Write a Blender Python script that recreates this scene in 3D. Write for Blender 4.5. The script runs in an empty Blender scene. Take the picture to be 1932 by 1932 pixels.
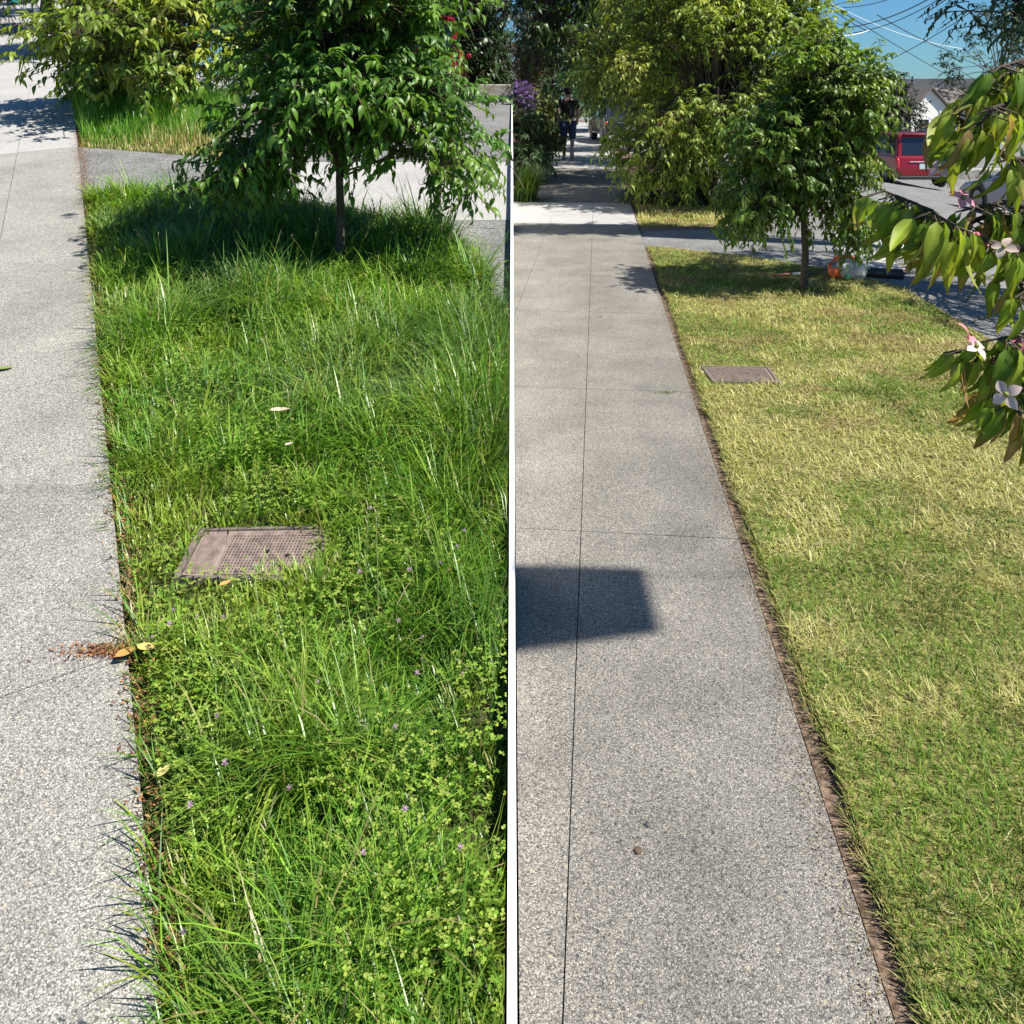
import bpy, bmesh, math, random
import numpy as np
from mathutils import Vector, Matrix

S = bpy.context.scene
COL = S.collection
rng = np.random.default_rng(7)
random.seed(7)
R = math.radians

# ------------------------------------------------------------------ camera
F, HZ, CX, H = 1606.0, 188.0, 966.0, 1.45       # focal, horizon row, centre (1932 px frame), eye height
cam = bpy.data.cameras.new('camera'); camo = bpy.data.objects.new('camera', cam); COL.objects.link(camo)
camo.location = (0, 0, H); camo.rotation_euler = (R(90), 0, 0)
cam.sensor_width = 36; cam.lens = F/1932*36; cam.shift_y = -(966-HZ)/1932
cam.clip_start = 0.05; cam.clip_end = 2000
S.camera = camo

# ------------------------------------------------------------------ sky, sun, exposure
SUN_EL, SUN_X, SUN_Y = R(55), 1.0, -0.45
w = bpy.data.worlds.new('World'); S.world = w; w.use_nodes = True
nt = w.node_tree; bg = nt.nodes['Background']
sky = nt.nodes.new('ShaderNodeTexSky'); sky.sky_type = 'NISHITA'; sky.sun_disc = False
sky.sun_elevation = SUN_EL; sky.sun_rotation = math.atan2(SUN_X, SUN_Y)
sky.air_density = 1.0; sky.dust_density = 0.3; sky.ozone_density = 2.0
tint = nt.nodes.new('ShaderNodeMix'); tint.data_type = 'RGBA'; tint.blend_type = 'MULTIPLY'; tint.inputs[0].default_value = 1
nt.links.new(sky.outputs[0], tint.inputs[6]); tint.inputs[7].default_value = (.5, .9, 1.25, 1)
nt.links.new(tint.outputs[2], bg.inputs[0]); bg.inputs[1].default_value = 0.052
sun = bpy.data.lights.new('sun', 'SUN'); suno = bpy.data.objects.new('sun', sun); COL.objects.link(suno)
sun.energy = 5.0; sun.angle = R(0.53); sun.color = (1, 0.95, 0.86)
hyp = math.hypot(SUN_X, SUN_Y)
sdir = Vector((-SUN_X, -SUN_Y, -math.tan(SUN_EL)*hyp)).normalized()
suno.rotation_euler = sdir.to_track_quat('-Z', 'Y').to_euler(); suno.location = (8, 2, 12)
S.view_settings.view_transform = 'Standard'; S.view_settings.look = 'None'
S.view_settings.exposure = 0.82; S.view_settings.gamma = 1.0
S.render.engine = 'CYCLES'; S.cycles.max_bounces = 6; S.cycles.transparent_max_bounces = 4
S.cycles.use_denoising = True

# ------------------------------------------------------------------ places
SL, Z0 = 0.1793, -0.15                             # the left verge climbs
def zL(y): return Z0 + SL*y
def PR(px, row, z=0.0):                            # point of the right-hand ground seen at (px,row)
    y = (H-z)*F/(row-HZ); return Vector(((px-CX)/F*y, y, z))
def PL(px, row):                                   # point of the left-hand slope
    y = (H-Z0)*F/(row-HZ+SL*F); return Vector(((px-CX)/F*y, y, zL(y)))
def PX(px, row, y): return Vector(((px-CX)/F*y, y, H-(row-HZ)/F*y))

# ------------------------------------------------------------------ helpers
def tag(o, label=None, cat=None, group=None, kind=None):
    if label: o['label'] = label
    if cat: o['category'] = cat
    if group: o['group'] = group
    if kind: o['kind'] = kind
    return o
def empty(name, loc=(0, 0, 0), rz=0, **k):
    o = bpy.data.objects.new(name, None); COL.objects.link(o); o.location = loc; o.rotation_euler = (0, 0, rz)
    o.empty_display_size = 0.1
    return tag(o, **k)
class MB:
    def __init__(s): s.v = []; s.f = {}; s.c = []; s.n = 0; s.hascol = False
    def add(s, v, faces, col=None):
        v = np.asarray(v, dtype=np.float32).reshape(-1, 3)
        faces = np.asarray(faces, dtype=np.int64)
        if faces.size: s.f.setdefault(faces.shape[1], []).append(faces + s.n)
        s.v.append(v); s.n += len(v)
        if col is not None: s.hascol = True; s.c.append(np.asarray(col, dtype=np.float32).reshape(-1, 3))
        else: s.c.append(np.full((len(v), 3), .5, np.float32))
    def addbm(s, bm, free=True):
        bm.verts.ensure_lookup_table(); bm.verts.index_update()
        v = [x.co[:] for x in bm.verts]; base = s.n
        s.v.append(np.array(v, np.float32)); s.c.append(np.full((len(v), 3), .5, np.float32)); s.n += len(v)
        for f in bm.faces:
            a = np.array([[x.index for x in f.verts]])
            s.f.setdefault(a.shape[1], []).append(a + base)
        if free: bm.free()
    def build(s, name, mat, parent=None, smooth=False, loc=None):
        V = np.concatenate(s.v); me = bpy.data.meshes.new(name)
        me.vertices.add(len(V)); me.vertices.foreach_set('co', V.ravel())
        li, ls, st = [], [], 0
        for k, fs in s.f.items():
            a = np.concatenate(fs); li.append(a.ravel()); ls.append(st + np.arange(len(a))*k); st += a.size
        li = np.concatenate(li); ls = np.concatenate(ls)
        me.loops.add(len(li)); me.loops.foreach_set('vertex_index', li.astype(np.int32))
        me.polygons.add(len(ls)); me.polygons.foreach_set('loop_start', ls.astype(np.int32))
        me.polygons.foreach_set('use_smooth', np.full(len(ls), bool(smooth or s.hascol)))
        if s.hascol:
            ca = me.color_attributes.new('Col', 'FLOAT_COLOR', 'POINT')
            C = np.concatenate(s.c); ca.data.foreach_set('color', np.concatenate([C, np.ones((len(C), 1), np.float32)], 1).ravel())
        me.update(calc_edges=True); me.validate()
        me.materials.append(mat)
        o = bpy.data.objects.new(name, me); COL.objects.link(o)
        if parent: o.parent = parent
        if loc is not None: o.location = loc
        return o
def bbox(size, loc=(0, 0, 0), bev=0.0, rot=None, seg=2):
    bm = bmesh.new(); bmesh.ops.create_cube(bm, size=1)
    bmesh.ops.scale(bm, vec=size, verts=bm.verts)
    if bev: bmesh.ops.bevel(bm, geom=bm.edges[:], offset=bev, segments=seg, affect='EDGES', profile=.5)
    if rot is not None: bmesh.ops.transform(bm, matrix=rot.to_4x4(), verts=bm.verts)
    bmesh.ops.translate(bm, vec=loc, verts=bm.verts); return bm
def cyl(p0, p1, r0, r1=None, seg=16, bev=0):
    p0, p1 = Vector(p0), Vector(p1); d = p1-p0
    bm = bmesh.new(); bmesh.ops.create_cone(bm, cap_ends=True, segments=seg, radius1=r0, radius2=r0 if r1 is None else r1, depth=d.length)
    if bev: bmesh.ops.bevel(bm, geom=[e for e in bm.edges if abs(abs(e.verts[0].co.z)-d.length/2) < 1e-5 and abs(e.verts[0].co.z-e.verts[1].co.z) < 1e-5], offset=bev, segments=2, affect='EDGES', profile=.5)
    bmesh.ops.transform(bm, matrix=Matrix.Translation((p0+p1)/2) @ d.to_track_quat('Z', 'Y').to_matrix().to_4x4(), verts=bm.verts); return bm
def prism(poly, depth, mb, bottom=False):          # poly: list of 3D points, top face plus sides going down
    n = len(poly); v = [tuple(p) for p in poly]+[(p[0], p[1], p[2]-depth) for p in poly]
    b = mb.n; mb.add(v, [list(range(n))])
    mb.f.setdefault(4, []).append(np.array([[i, i+n, (i+1) % n+n, (i+1) % n] for i in range(n)]) + b)
def ccw(poly):
    a = sum(poly[i][0]*poly[(i+1) % len(poly)][1]-poly[(i+1) % len(poly)][0]*poly[i][1] for i in range(len(poly)))
    return poly if a > 0 else poly[::-1]
def clip(poly, a, b, c):                           # keep a*x+b*y+c >= 0
    out = []
    for i in range(len(poly)):
        p, q = poly[i], poly[(i+1) % len(poly)]
        dp, dq = a*p[0]+b*p[1]+c, a*q[0]+b*q[1]+c
        if dp >= 0: out.append(p)
        if (dp >= 0) != (dq >= 0):
            t = dp/(dp-dq); out.append((p[0]+t*(q[0]-p[0]), p[1]+t*(q[1]-p[1])))
    return out
def inpoly(x, y, poly):
    c = np.zeros(len(x), bool); n = len(poly)
    for i in range(n):
        x0, y0 = poly[i][:2]; x1, y1 = poly[(i+1) % n][:2]
        if y0 == y1: continue
        c ^= ((y0 > y) != (y1 > y)) & (x < (x1-x0)*(y-y0)/(y1-y0)+x0)
    return c
def vn(x, y, sc, seed=0):                          # smooth value noise 0..1
    g = np.random.default_rng(seed).random((64, 64)); x = np.asarray(x)*sc+100; y = np.asarray(y)*sc+100
    xi, yi = np.floor(x).astype(int), np.floor(y).astype(int); fx, fy = x-xi, y-yi
    fx, fy = fx*fx*(3-2*fx), fy*fy*(3-2*fy)
    G = lambda a, b: g[a % 64, b % 64]
    return (G(xi, yi)*(1-fx)+G(xi+1, yi)*fx)*(1-fy)+(G(xi, yi+1)*(1-fx)+G(xi+1, yi+1)*fx)*fy
def fbm(x, y, sc, seed=0): return .55*vn(x, y, sc, seed)+.28*vn(x, y, sc*2.1, seed+1)+.17*vn(x, y, sc*4.3, seed+2)
def norm(a): return a/np.maximum(np.linalg.norm(a, axis=-1, keepdims=True), 1e-9)

# ------------------------------------------------------------------ materials
def mat(name, col=(.5, .5, .5), rough=.6, metal=0, spec=.5, coat=0, bump=None, noise=None, **k):
    m = bpy.data.materials.new(name); m.use_nodes = True; n = m.node_tree.nodes; l = m.node_tree.links
    p = n['Principled BSDF']; p.inputs['Base Color'].default_value = (*col, 1); p.inputs['Roughness'].default_value = rough
    p.inputs['Metallic'].default_value = metal; p.inputs['Specular IOR Level'].default_value = spec
    p.inputs['Coat Weight'].default_value = coat
    tc = n.new('ShaderNodeTexCoord')
    if noise:
        sc, amt = noise
        t = n.new('ShaderNodeTexNoise'); t.inputs['Scale'].default_value = sc; t.inputs['Detail'].default_value = 6
        l.new(tc.outputs['Object'], t.inputs['Vector'])
        r = n.new('ShaderNodeMapRange'); r.inputs[1].default_value = .3; r.inputs[2].default_value = .7
        r.inputs[3].default_value = 1-amt; r.inputs[4].default_value = 1+amt; l.new(t.outputs['Fac'], r.inputs[0])
        mx = n.new('ShaderNodeMix'); mx.data_type = 'RGBA'; mx.blend_type = 'MULTIPLY'; mx.inputs[0].default_value = 1
        mx.inputs[6].default_value = (*col, 1); l.new(r.outputs[0], mx.inputs[7]); l.new(mx.outputs[2], p.inputs['Base Color'])
    if bump:
        sc, st = bump
        t = n.new('ShaderNodeTexNoise'); t.inputs['Scale'].default_value = sc; t.inputs['Detail'].default_value = 5
        l.new(tc.outputs['Object'], t.inputs['Vector'])
        b = n.new('ShaderNodeBump'); b.inputs['Strength'].default_value = st; b.inputs['Distance'].default_value = .01
        l.new(t.outputs['Fac'], b.inputs['Height']); l.new(b.outputs[0], p.inputs['Normal'])
    return m
def foliage_mat(name, trans=.35, rough=.42, spec=.5, boost=(1.25, 1.3, .5)):
    m = bpy.data.materials.new(name); m.use_nodes = True; n = m.node_tree.nodes; l = m.node_tree.links
    p = n['Principled BSDF']; a = n.new('ShaderNodeAttribute'); a.attribute_name = 'Col'
    l.new(a.outputs['Color'], p.inputs['Base Color']); p.inputs['Roughness'].default_value = rough; p.inputs['Specular IOR Level'].default_value = spec
    mu = n.new('ShaderNodeMix'); mu.data_type = 'RGBA'; mu.blend_type = 'MULTIPLY'; mu.inputs[0].default_value = 1
    l.new(a.outputs['Color'], mu.inputs[6]); mu.inputs[7].default_value = (*boost, 1)
    t = n.new('ShaderNodeBsdfTranslucent'); l.new(mu.outputs[2], t.inputs['Color'])
    x = n.new('ShaderNodeMixShader'); x.inputs[0].default_value = trans
    l.new(p.outputs[0], x.inputs[1]); l.new(t.outputs[0], x.inputs[2]); l.new(x.outputs[0], n['Material Output'].inputs['Surface'])
    return m
def aggregate(name, stops, scale=150, big=55, stain=.18, tint=(1, 1, 1), bump=.5, rough=.85, streak=0):
    m = bpy.data.materials.new(name); m.use_nodes = True; n = m.node_tree.nodes; l = m.node_tree.links
    p = n['Principled BSDF']; p.inputs['Roughness'].default_value = rough; p.inputs['Specular IOR Level'].default_value = .3
    tc = n.new('ShaderNodeTexCoord')
    v = n.new('ShaderNodeTexVoronoi'); v.inputs['Scale'].default_value = scale; l.new(tc.outputs['Object'], v.inputs['Vector'])
    sp = n.new('ShaderNodeSeparateColor'); l.new(v.outputs['Color'], sp.inputs[0])
    cr = n.new('ShaderNodeValToRGB'); e = cr.color_ramp.elements
    e[0].position = stops[0][0]; e[0].color = (*stops[0][1], 1); e[1].position = stops[-1][0]; e[1].color = (*stops[-1][1], 1)
    for ps, c in stops[1:-1]: x = e.new(ps); x.color = (*c, 1)
    l.new(sp.outputs[0], cr.inputs[0])
    v2 = n.new('ShaderNodeTexVoronoi'); v2.inputs['Scale'].default_value = big; l.new(tc.outputs['Object'], v2.inputs['Vector'])
    sp2 = n.new('ShaderNodeSeparateColor'); l.new(v2.outputs['Color'], sp2.inputs[0])
    g1 = n.new('ShaderNodeMath'); g1.operation = 'GREATER_THAN'; g1.inputs[1].default_value = .9; l.new(sp2.outputs[1], g1.inputs[0])
    g2 = n.new('ShaderNodeMath'); g2.operation = 'LESS_THAN'; g2.inputs[1].default_value = .32; l.new(v2.outputs['Distance'], g2.inputs[0])
    g = n.new('ShaderNodeMath'); g.operation = 'MULTIPLY'; l.new(g1.outputs[0], g.inputs[0]); l.new(g2.outputs[0], g.inputs[1])
    cr2 = n.new('ShaderNodeValToRGB'); cr2.color_ramp.elements[0].color = (.07, .075, .09, 1); cr2.color_ramp.elements[1].color = (.42, .38, .3, 1)
    l.new(sp2.outputs[2], cr2.inputs[0])
    mx = n.new('ShaderNodeMix'); mx.data_type = 'RGBA'; l.new(g.outputs[0], mx.inputs[0]); l.new(cr.outputs[0], mx.inputs[6]); l.new(cr2.outputs[0], mx.inputs[7])
    t = n.new('ShaderNodeTexNoise'); t.inputs['Scale'].default_value = 2.3; t.inputs['Detail'].default_value = 7; t.inputs['Roughness'].default_value = .62
    l.new(tc.outputs['Object'], t.inputs['Vector'])
    r = n.new('ShaderNodeMapRange'); r.inputs[1].default_value = .32; r.inputs[2].default_value = .68; r.inputs[3].default_value = 1-stain; r.inputs[4].default_value = 1+stain
    l.new(t.outputs['Fac'], r.inputs[0])
    m2 = n.new('ShaderNodeMix'); m2.data_type = 'RGBA'; m2.blend_type = 'MULTIPLY'; m2.inputs[0].default_value = 1
    l.new(mx.outputs[2], m2.inputs[6]); l.new(r.outputs[0], m2.inputs[7])
    m3 = n.new('ShaderNodeMix'); m3.data_type = 'RGBA'; m3.blend_type = 'MULTIPLY'; m3.inputs[0].default_value = 1
    l.new(m2.outputs[2], m3.inputs[6]); m3.inputs[7].default_value = (*tint, 1)
    ed = n.new('ShaderNodeMapRange'); ed.inputs[1].default_value = .25; ed.inputs[2].default_value = .75; ed.inputs[3].default_value = 1.12; ed.inputs[4].default_value = .62  # gaps between stones darkened, their shade painted into the colour
    l.new(v.outputs['Distance'], ed.inputs[0])
    m4 = n.new('ShaderNodeMix'); m4.data_type = 'RGBA'; m4.blend_type = 'MULTIPLY'; m4.inputs[0].default_value = min(1, bump*2)
    l.new(m3.outputs[2], m4.inputs[6]); l.new(ed.outputs[0], m4.inputs[7]); l.new(m4.outputs[2], p.inputs['Base Color'])
    b = n.new('ShaderNodeBump'); b.inputs['Strength'].default_value = bump; b.inputs['Distance'].default_value = .004; b.invert = True
    l.new(v.outputs['Distance'], b.inputs['Height']); l.new(b.outputs[0], p.inputs['Normal'])
    return m
def soil_mat(name, c0, c1, scale=60):
    m = bpy.data.materials.new(name); m.use_nodes = True; n = m.node_tree.nodes; l = m.node_tree.links
    p = n['Principled BSDF']; p.inputs['Roughness'].default_value = .95; p.inputs['Specular IOR Level'].default_value = .1
    tc = n.new('ShaderNodeTexCoord'); t = n.new('ShaderNodeTexNoise'); t.inputs['Scale'].default_value = scale; t.inputs['Detail'].default_value = 8
    l.new(tc.outputs['Object'], t.inputs['Vector']); cr = n.new('ShaderNodeValToRGB')
    cr.color_ramp.elements[0].position = .35; cr.color_ramp.elements[1].position = .68
    cr.color_ramp.elements[0].color = (*c0, 1); cr.color_ramp.elements[1].color = (*c1, 1)
    l.new(t.outputs['Fac'], cr.inputs[0]); l.new(cr.outputs[0], p.inputs['Base Color'])
    b = n.new('ShaderNodeBump'); b.inputs['Strength'].default_value = .8; b.inputs['Distance'].default_value = .02
    l.new(t.outputs['Fac'], b.inputs['Height']); l.new(b.outputs[0], p.inputs['Normal']); return m
ST = [(0, (.075, .075, .08)), (.2, (.15, .147, .142)), (.5, (.245, .237, .222)), (.85, (.33, .318, .295)), (1, (.52, .5, .46))]
M_walkR = aggregate('exposed_aggregate', ST, 400, 95, .24, (.92, .885, .83))
M_walkL = aggregate('pale_aggregate', ST, 400, 95, .2, (1.3, 1.27, 1.21))
M_conc = aggregate('pale_concrete', [(0, (.3, .29, .28)), (.5, (.37, .36, .345)), (1, (.44, .43, .41))], 260, 90, .1, bump=.15)
M_asph = aggregate('asphalt', [(0, (.1, .1, .1)), (.5, (.19, .188, .182)), (.85, (.27, .266, .26)), (1, (.42, .41, .39))], 160, 70, .25, bump=.6)
M_soil = soil_mat('soil', (.08, .055, .038), (.27, .195, .14), 55)
M_thatch = soil_mat('thatch', (.03, .035, .012), (.10, .10, .04), 90)
M_thatch2 = soil_mat('dry_thatch', (.08, .07, .025), (.3, .28, .1), 80)
M_litter = foliage_mat('litter_mat', .1, .8, .2, (1, 1, 1))
M_terrain = soil_mat('rough_ground', (.04, .06, .02), (.10, .12, .05), 1.5)
M_grass = foliage_mat('grass_mat', .36, .36, .5, (1.2, 1.3, .45))
M_mown = foliage_mat('mown_grass_mat', .3, .55, .3, (1.15, 1.15, .6))
M_leaf = foliage_mat('leaf_mat', .36, .4, .42, (1.35, 1.45, .4))
M_leafdull = foliage_mat('dull_leaf_mat', .2, .55, .35, (1.2, 1.3, .5))
M_dog = foliage_mat('dogwood_leaf_mat', .45, .5, .35, (1.3, 1.25, .45))
M_petal = foliage_mat('petal_mat', .3, .5, .3, (1.1, 1, 1))
M_bark = mat('bark', (.085, .062, .045), .9, bump=(60, .8), noise=(30, .4))
M_white = mat('white_paint', (.8, .8, .78), .6)
M_red = mat('red_car_paint', (.24, .004, .012), .3, metal=.2, coat=.6)
M_blue = mat('slate_blue_car_paint', (.16, .2, .33), .3, metal=.5, coat=1)
M_dark = mat('dark_car_paint', (.03, .035, .045), .25, metal=.4, coat=1)
M_glass = mat('tinted_glass', (.012, .016, .022), .04, spec=.9)
M_chrome = mat('chrome', (.75, .75, .76), .12, metal=1)
M_rubber = mat('tyre_rubber', (.018, .018, .018), .85)
M_rim = mat('alloy_rim', (.22, .22, .23), .3, metal=.9)
M_black = mat('black_plastic', (.02, .02, .022), .5)
M_lens = mat('red_lamp_lens', (.55, .02, .02), .15, coat=1)
M_plate = mat('plate_enamel', (.55, .66, .7), .4)
M_rust = mat('worn_cover_metal', (.25, .19, .165), .7, metal=.2, noise=(45, .35), bump=(200, .3))
M_siding = mat('pale_siding', (.74, .72, .66), .7)
M_sidegrey = mat('grey_siding', (.42, .42, .4), .7)
M_roof = mat('brown_shingles', (.16, .135, .12), .9, noise=(6, .35), bump=(25, .6))
M_roof2 = mat('slate_shingles', (.045, .048, .058), .95, noise=(5, .3), bump=(25, .6))
M_stone = mat('stone_block', (.32, .3, .26), .9, noise=(8, .3), bump=(20, .8))
M_orange = mat('orange_plastic', (.75, .14, .03), .4)
M_offwhite = mat('offwhite_plastic', (.4, .4, .4), .4)
M_wood = mat('weathered_wood', (.3, .22, .15), .8, noise=(14, .3), bump=(40, .5))
M_redbrown = mat('redbrown_grip', (.22, .075, .05), .6)
M_cable = mat('cable_black', (.03, .03, .035), .6)
M_pole = mat('pole_wood', (.12, .1, .085), .9, noise=(8, .3))
M_teal = mat('teal_plastic', (.03, .3, .28), .45)
M_navy = mat('navy_plastic', (.02, .05, .2), .45)
M_shirt = mat('black_cotton', (.012, .012, .014), .9)
M_jean = mat('blue_denim', (.03, .05, .12), .9)
M_skin = mat('skin', (.42, .27, .2), .5)
M_hair = mat('dark_hair', (.012, .009, .008), .6)
M_shoe = mat('grey_mesh_shoe', (.3, .3, .32), .7)

# ------------------------------------------------------------------ ground, left slope
def prism_on(poly2, zf, depth, mb): prism([(x, y, zf(x, y)) for x, y in ccw(poly2)], depth, mb)
def sheet(name, poly2, zf, m, depth=.3, dens=None, label=None):
    mb = MB(); prism_on(poly2, zf, depth, mb); o = mb.build(name, m); return tag(o, kind='structure')
def grid_sheet(name, x0, x1, nx, y0, y1, ny, zf, m):
    X, Y = np.meshgrid(np.linspace(x0, x1, nx), np.linspace(y0, y1, ny)); Z = zf(X, Y)
    idx = np.arange(nx*ny).reshape(ny, nx)
    q = np.stack([idx[:-1, :-1], idx[:-1, 1:], idx[1:, 1:], idx[1:, :-1]], -1).reshape(-1, 4)
    mb = MB(); mb.add(np.stack([X, Y, Z], -1), q); return tag(mb.build(name, m, smooth=True), kind='structure')
xeL = lambda y: -0.517-0.533*(y-1.265)             # right edge of the left pavement
xeR = lambda y: 0.602+0.1*(y-1.335)                # right edge of the right pavement
zl3 = lambda dz: (lambda x, y: zL(y)+dz)
# left: soil under the verge, far strip, crossing
ROADL0 = PL(430, 293)
bx = lambda y: ROADL0.x-0.533*(y-ROADL0.y)         # edge between far strip and the road
sheet('verge_soil', [(xeL(-1)-.02, -1), (-.01, -1), (-.01, 6.45), (xeL(6.45)-.02, 6.45)], zl3(-.03), M_thatch, .6)
sheet('bank', [(xeL(6.45)-.02, 6.45), (bx(6.45), 6.45), (bx(30), 30), (xeL(30)-.02, 30)], zl3(-.03), M_thatch, 3.5)
sheet('garden_bank', [(-30, -1), (xeL(-1)-1.7, -1), (xeL(45)-1.7, 45), (-60, 45)], zl3(-.02), M_thatch, 3)
cross = [PL(152, 357), PL(300, 366), PL(560, 372), PL(840, 420), PL(966, 425), PL(966, 300), PL(430, 294), PL(148, 272)]
cross = [(min(p.x, -.01), p.y) for p in cross]
sheet('driveway_asphalt', cross, zl3(-.022), M_asph, .1)
apron = [PL(790, 411), PL(966, 409), PL(966, 301), PL(440, 297), PL(480, 350)]
sheet('gutter_concrete', [(min(p.x, -.01), p.y) for p in apron], zl3(-.017), M_conc, .1)
nearasph = [PL(780, 412), PL(966, 410.5), PL(966, 640), PL(870, 480)]
sheet('kerbside_asphalt', [(min(p.x, -.01), p.y) for p in nearasph], zl3(-.024), M_asph, .2)
zroad = lambda x, y: 1.0-.012+.039*(y-6.4)
y1 = PL(966, 301).y
sheet('street', [(bx(y1)+.02, y1), (-.01, y1), (-.01, 40), (bx(40)-.3, 40)], zroad, M_asph, 1.2)
conc2 = [PL(135, 186), PL(440, 196), PL(440, 138), PL(120, 130)]
sheet('path_concrete', [(p.x, p.y) for p in conc2], zl3(-.018), M_conc, .1)
# left pavement slabs
tL = Vector((-.533, 1)).normalized(); nL = Vector((tL.y, -tL.x))
oL = Vector((xeL(0), 0))
def slabs(name, o, t, n, cuts, lanes, zf, m, pick=None, halfplane=None, gap=.0019):
    mb = MB()
    for i in range(len(cuts)-1):
        if pick and not pick(i): continue
        for j in range(len(lanes)-1):
            a, b, c, d = cuts[i]+gap, cuts[i+1]-gap, lanes[j]+gap*.7, lanes[j+1]-gap*.7
            P = [o+t*a+n*c, o+t*a+n*d, o+t*b+n*d, o+t*b+n*c]; P = [(p.x, p.y) for p in P]
            if halfplane: P = clip(P, *halfplane)
            if len(P) >= 3: prism_on(P, zf, .12, mb)
    return tag(mb.build(name, m), kind='structure')
def sy(y): return y/tL.y                            # station of ground row y on the left pavement
rowL = lambda r: (H-Z0)*F/(r-HZ+SL*F)
cutsL = [sy(-1), sy(rowL(1230)), sy(rowL(700)), sy(rowL(478)), sy(rowL(357)), sy(rowL(277)), sy(rowL(241)), 10.2, 11.8, 13.4, 15, 16.6, 18.2, 20, 22, 24, 26, 30, 36, 44]
lanesL = [-1.6, -1.15, -.42, 0]
slabs('pavement', oL, tL, nL, cutsL, lanesL, zl3(0), M_walkL, pick=lambda i: i < 5)
slabs('pavement', oL, tL, nL, cutsL, lanesL, zl3(.002), M_conc, pick=lambda i: i >= 5)
mb = MB(); P = [oL+tL*-1+nL*-1.62, oL+tL*-1, oL+tL*44, oL+tL*44+nL*-1.62]
prism_on([(p.x, p.y) for p in P], zl3(-.012), .5, mb); tag(mb.build('pavement_bed', M_soil), kind='structure')
# right: pavement, soil, driveway, road
tR = Vector((.1, 1)).normalized(); nR = Vector((tR.y, -tR.x)); oR = Vector((xeR(0), 0))
rowR = lambda r: H*F/(r-HZ)
cutsR = [-1, rowR(1017), rowR(740), rowR(592), rowR(513), rowR(452), rowR(424), rowR(384), 13.4, 14.9, 16.4, 17.9, 19.4, 21, 22.6, 24.2, 26, 28, 30, 33, 36, 40, 46, 54]
cutsR = [c/tR.y for c in cutsR]
lanesR = [-1.78, -1.02, -.52, 0]
slabs('pavement', oR, tR, nR, cutsR, lanesR, lambda x, y: 0, M_walkR, pick=lambda i: i != 6 and i < 11, halfplane=(1, 0, -.012))
slabs('pavement', oR, tR, nR, cutsR, lanesR, lambda x, y: .002, M_conc, pick=lambda i: i == 6 or i >= 11, halfplane=(1, 0, -.012))
sheet('pavement_bed', clip([(oR+tR*a+nR*b)[:] for a, b in ((-1, -1.82), (-1, .0), (60, .0), (60, -1.82))], 1, 0, -.012), lambda x, y: -.012, M_soil, .3)
KX = lambda y: np.interp(y, [0, 4.64, 5.29, 6.71, 7.35], [2.72, 2.84, 2.93, 3.07, 2.72])
lawnR = [(xeR(.5)+.005, .5), (2.72, .5), (2.84, 4.64), (2.93, 5.29), (3.05, 6.6), (2.72, 7.33), (2.15, 7.97), (xeR(8.48)+.005, 8.48)]
sheet('verge_soil', lawnR, lambda x, y: -.012, M_soil, .3)
lawnR_in = [(xeR(.5)+.05, .5), (2.68, .5), (2.80, 4.64), (2.89, 5.29), (3.0, 6.55), (2.70, 7.28), (2.14, 7.9), (xeR(8.4)+.05, 8.4)]
sheet('turf_base', lawnR_in, lambda x, y: .006, M_thatch2, .05)
far_lawn = [(xeR(9.5)+.01, 9.5), (2.95, 9.75), (3.2, 10.5), (3.4, 60), (xeR(60)+.01, 60)]
sheet('verge_soil', far_lawn, lambda x, y: -.01, M_soil, .3)
sheet('driveway_asphalt', [(xeR(8.4)+.004, 8.4), (2.4, 7.6), (2.9, 7.25), (3.6, 7.25), (3.6, 10.2), (3.0, 9.9), (xeR(9.6)+.004, 9.6)], lambda x, y: -.018, M_asph, .2)
def zr(x, y): return -.04-.15*np.clip(x-4.0, 0, 11)
grid_sheet('street', 2.6, 60, 60, -2, 110, 40, zr, M_asph)
g = [PR(1560, 436), PR(1700, 438), PR(2900, 450), PR(2900, 530), PR(1932, 514), PR(1700, 506), PR(1600, 500)]
sheet('gutter_concrete', [(p.x, p.y) for p in g], lambda x, y: float(zr(np.array(x), y))+.012 if x > 4 else -.012, M_conc, .05)
grid_sheet('terrain', -300, 300, 31, -60, 700, 39, lambda x, y: -2.6+0*x, M_terrain)
sheet('hedge_bed', [(.02, 10.2), (.02, 60), (xeR(60)-1.85, 60), (xeR(12)-1.83, 12)], lambda x, y: -.01, M_soil, .3)
# pale strip that parts the two verges
mb = MB(); W = .0075
ys = np.concatenate([np.linspace(.5, 6.4, 40), np.linspace(6.6, 40, 20)])
zt = np.where(ys <= y1, zL(ys)+.03, 1.0+.039*(ys-6.4)+.03)
v = []
for y, z in zip(ys, zt): v += [(-W, y, z), (W, y, z), (W, y, -.4), (-W, y, -.4)]
n = len(ys); q = []
for i in range(n-1):
    a = i*4; b = a+4
    q += [(a, a+1, b+1, b), (a+1, a+2, b+2, b+1), (a+3, a, b, b+3)]
q += [(0, 3, 2, 1), (4*n-4, 4*n-3, 4*n-2, 4*n-1)]
mb.add(v, q); tag(mb.build('retaining_edge', M_white), 'thin straight white edge parting the overgrown verge from the pavement beside the mown lawn', 'edging')

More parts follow.
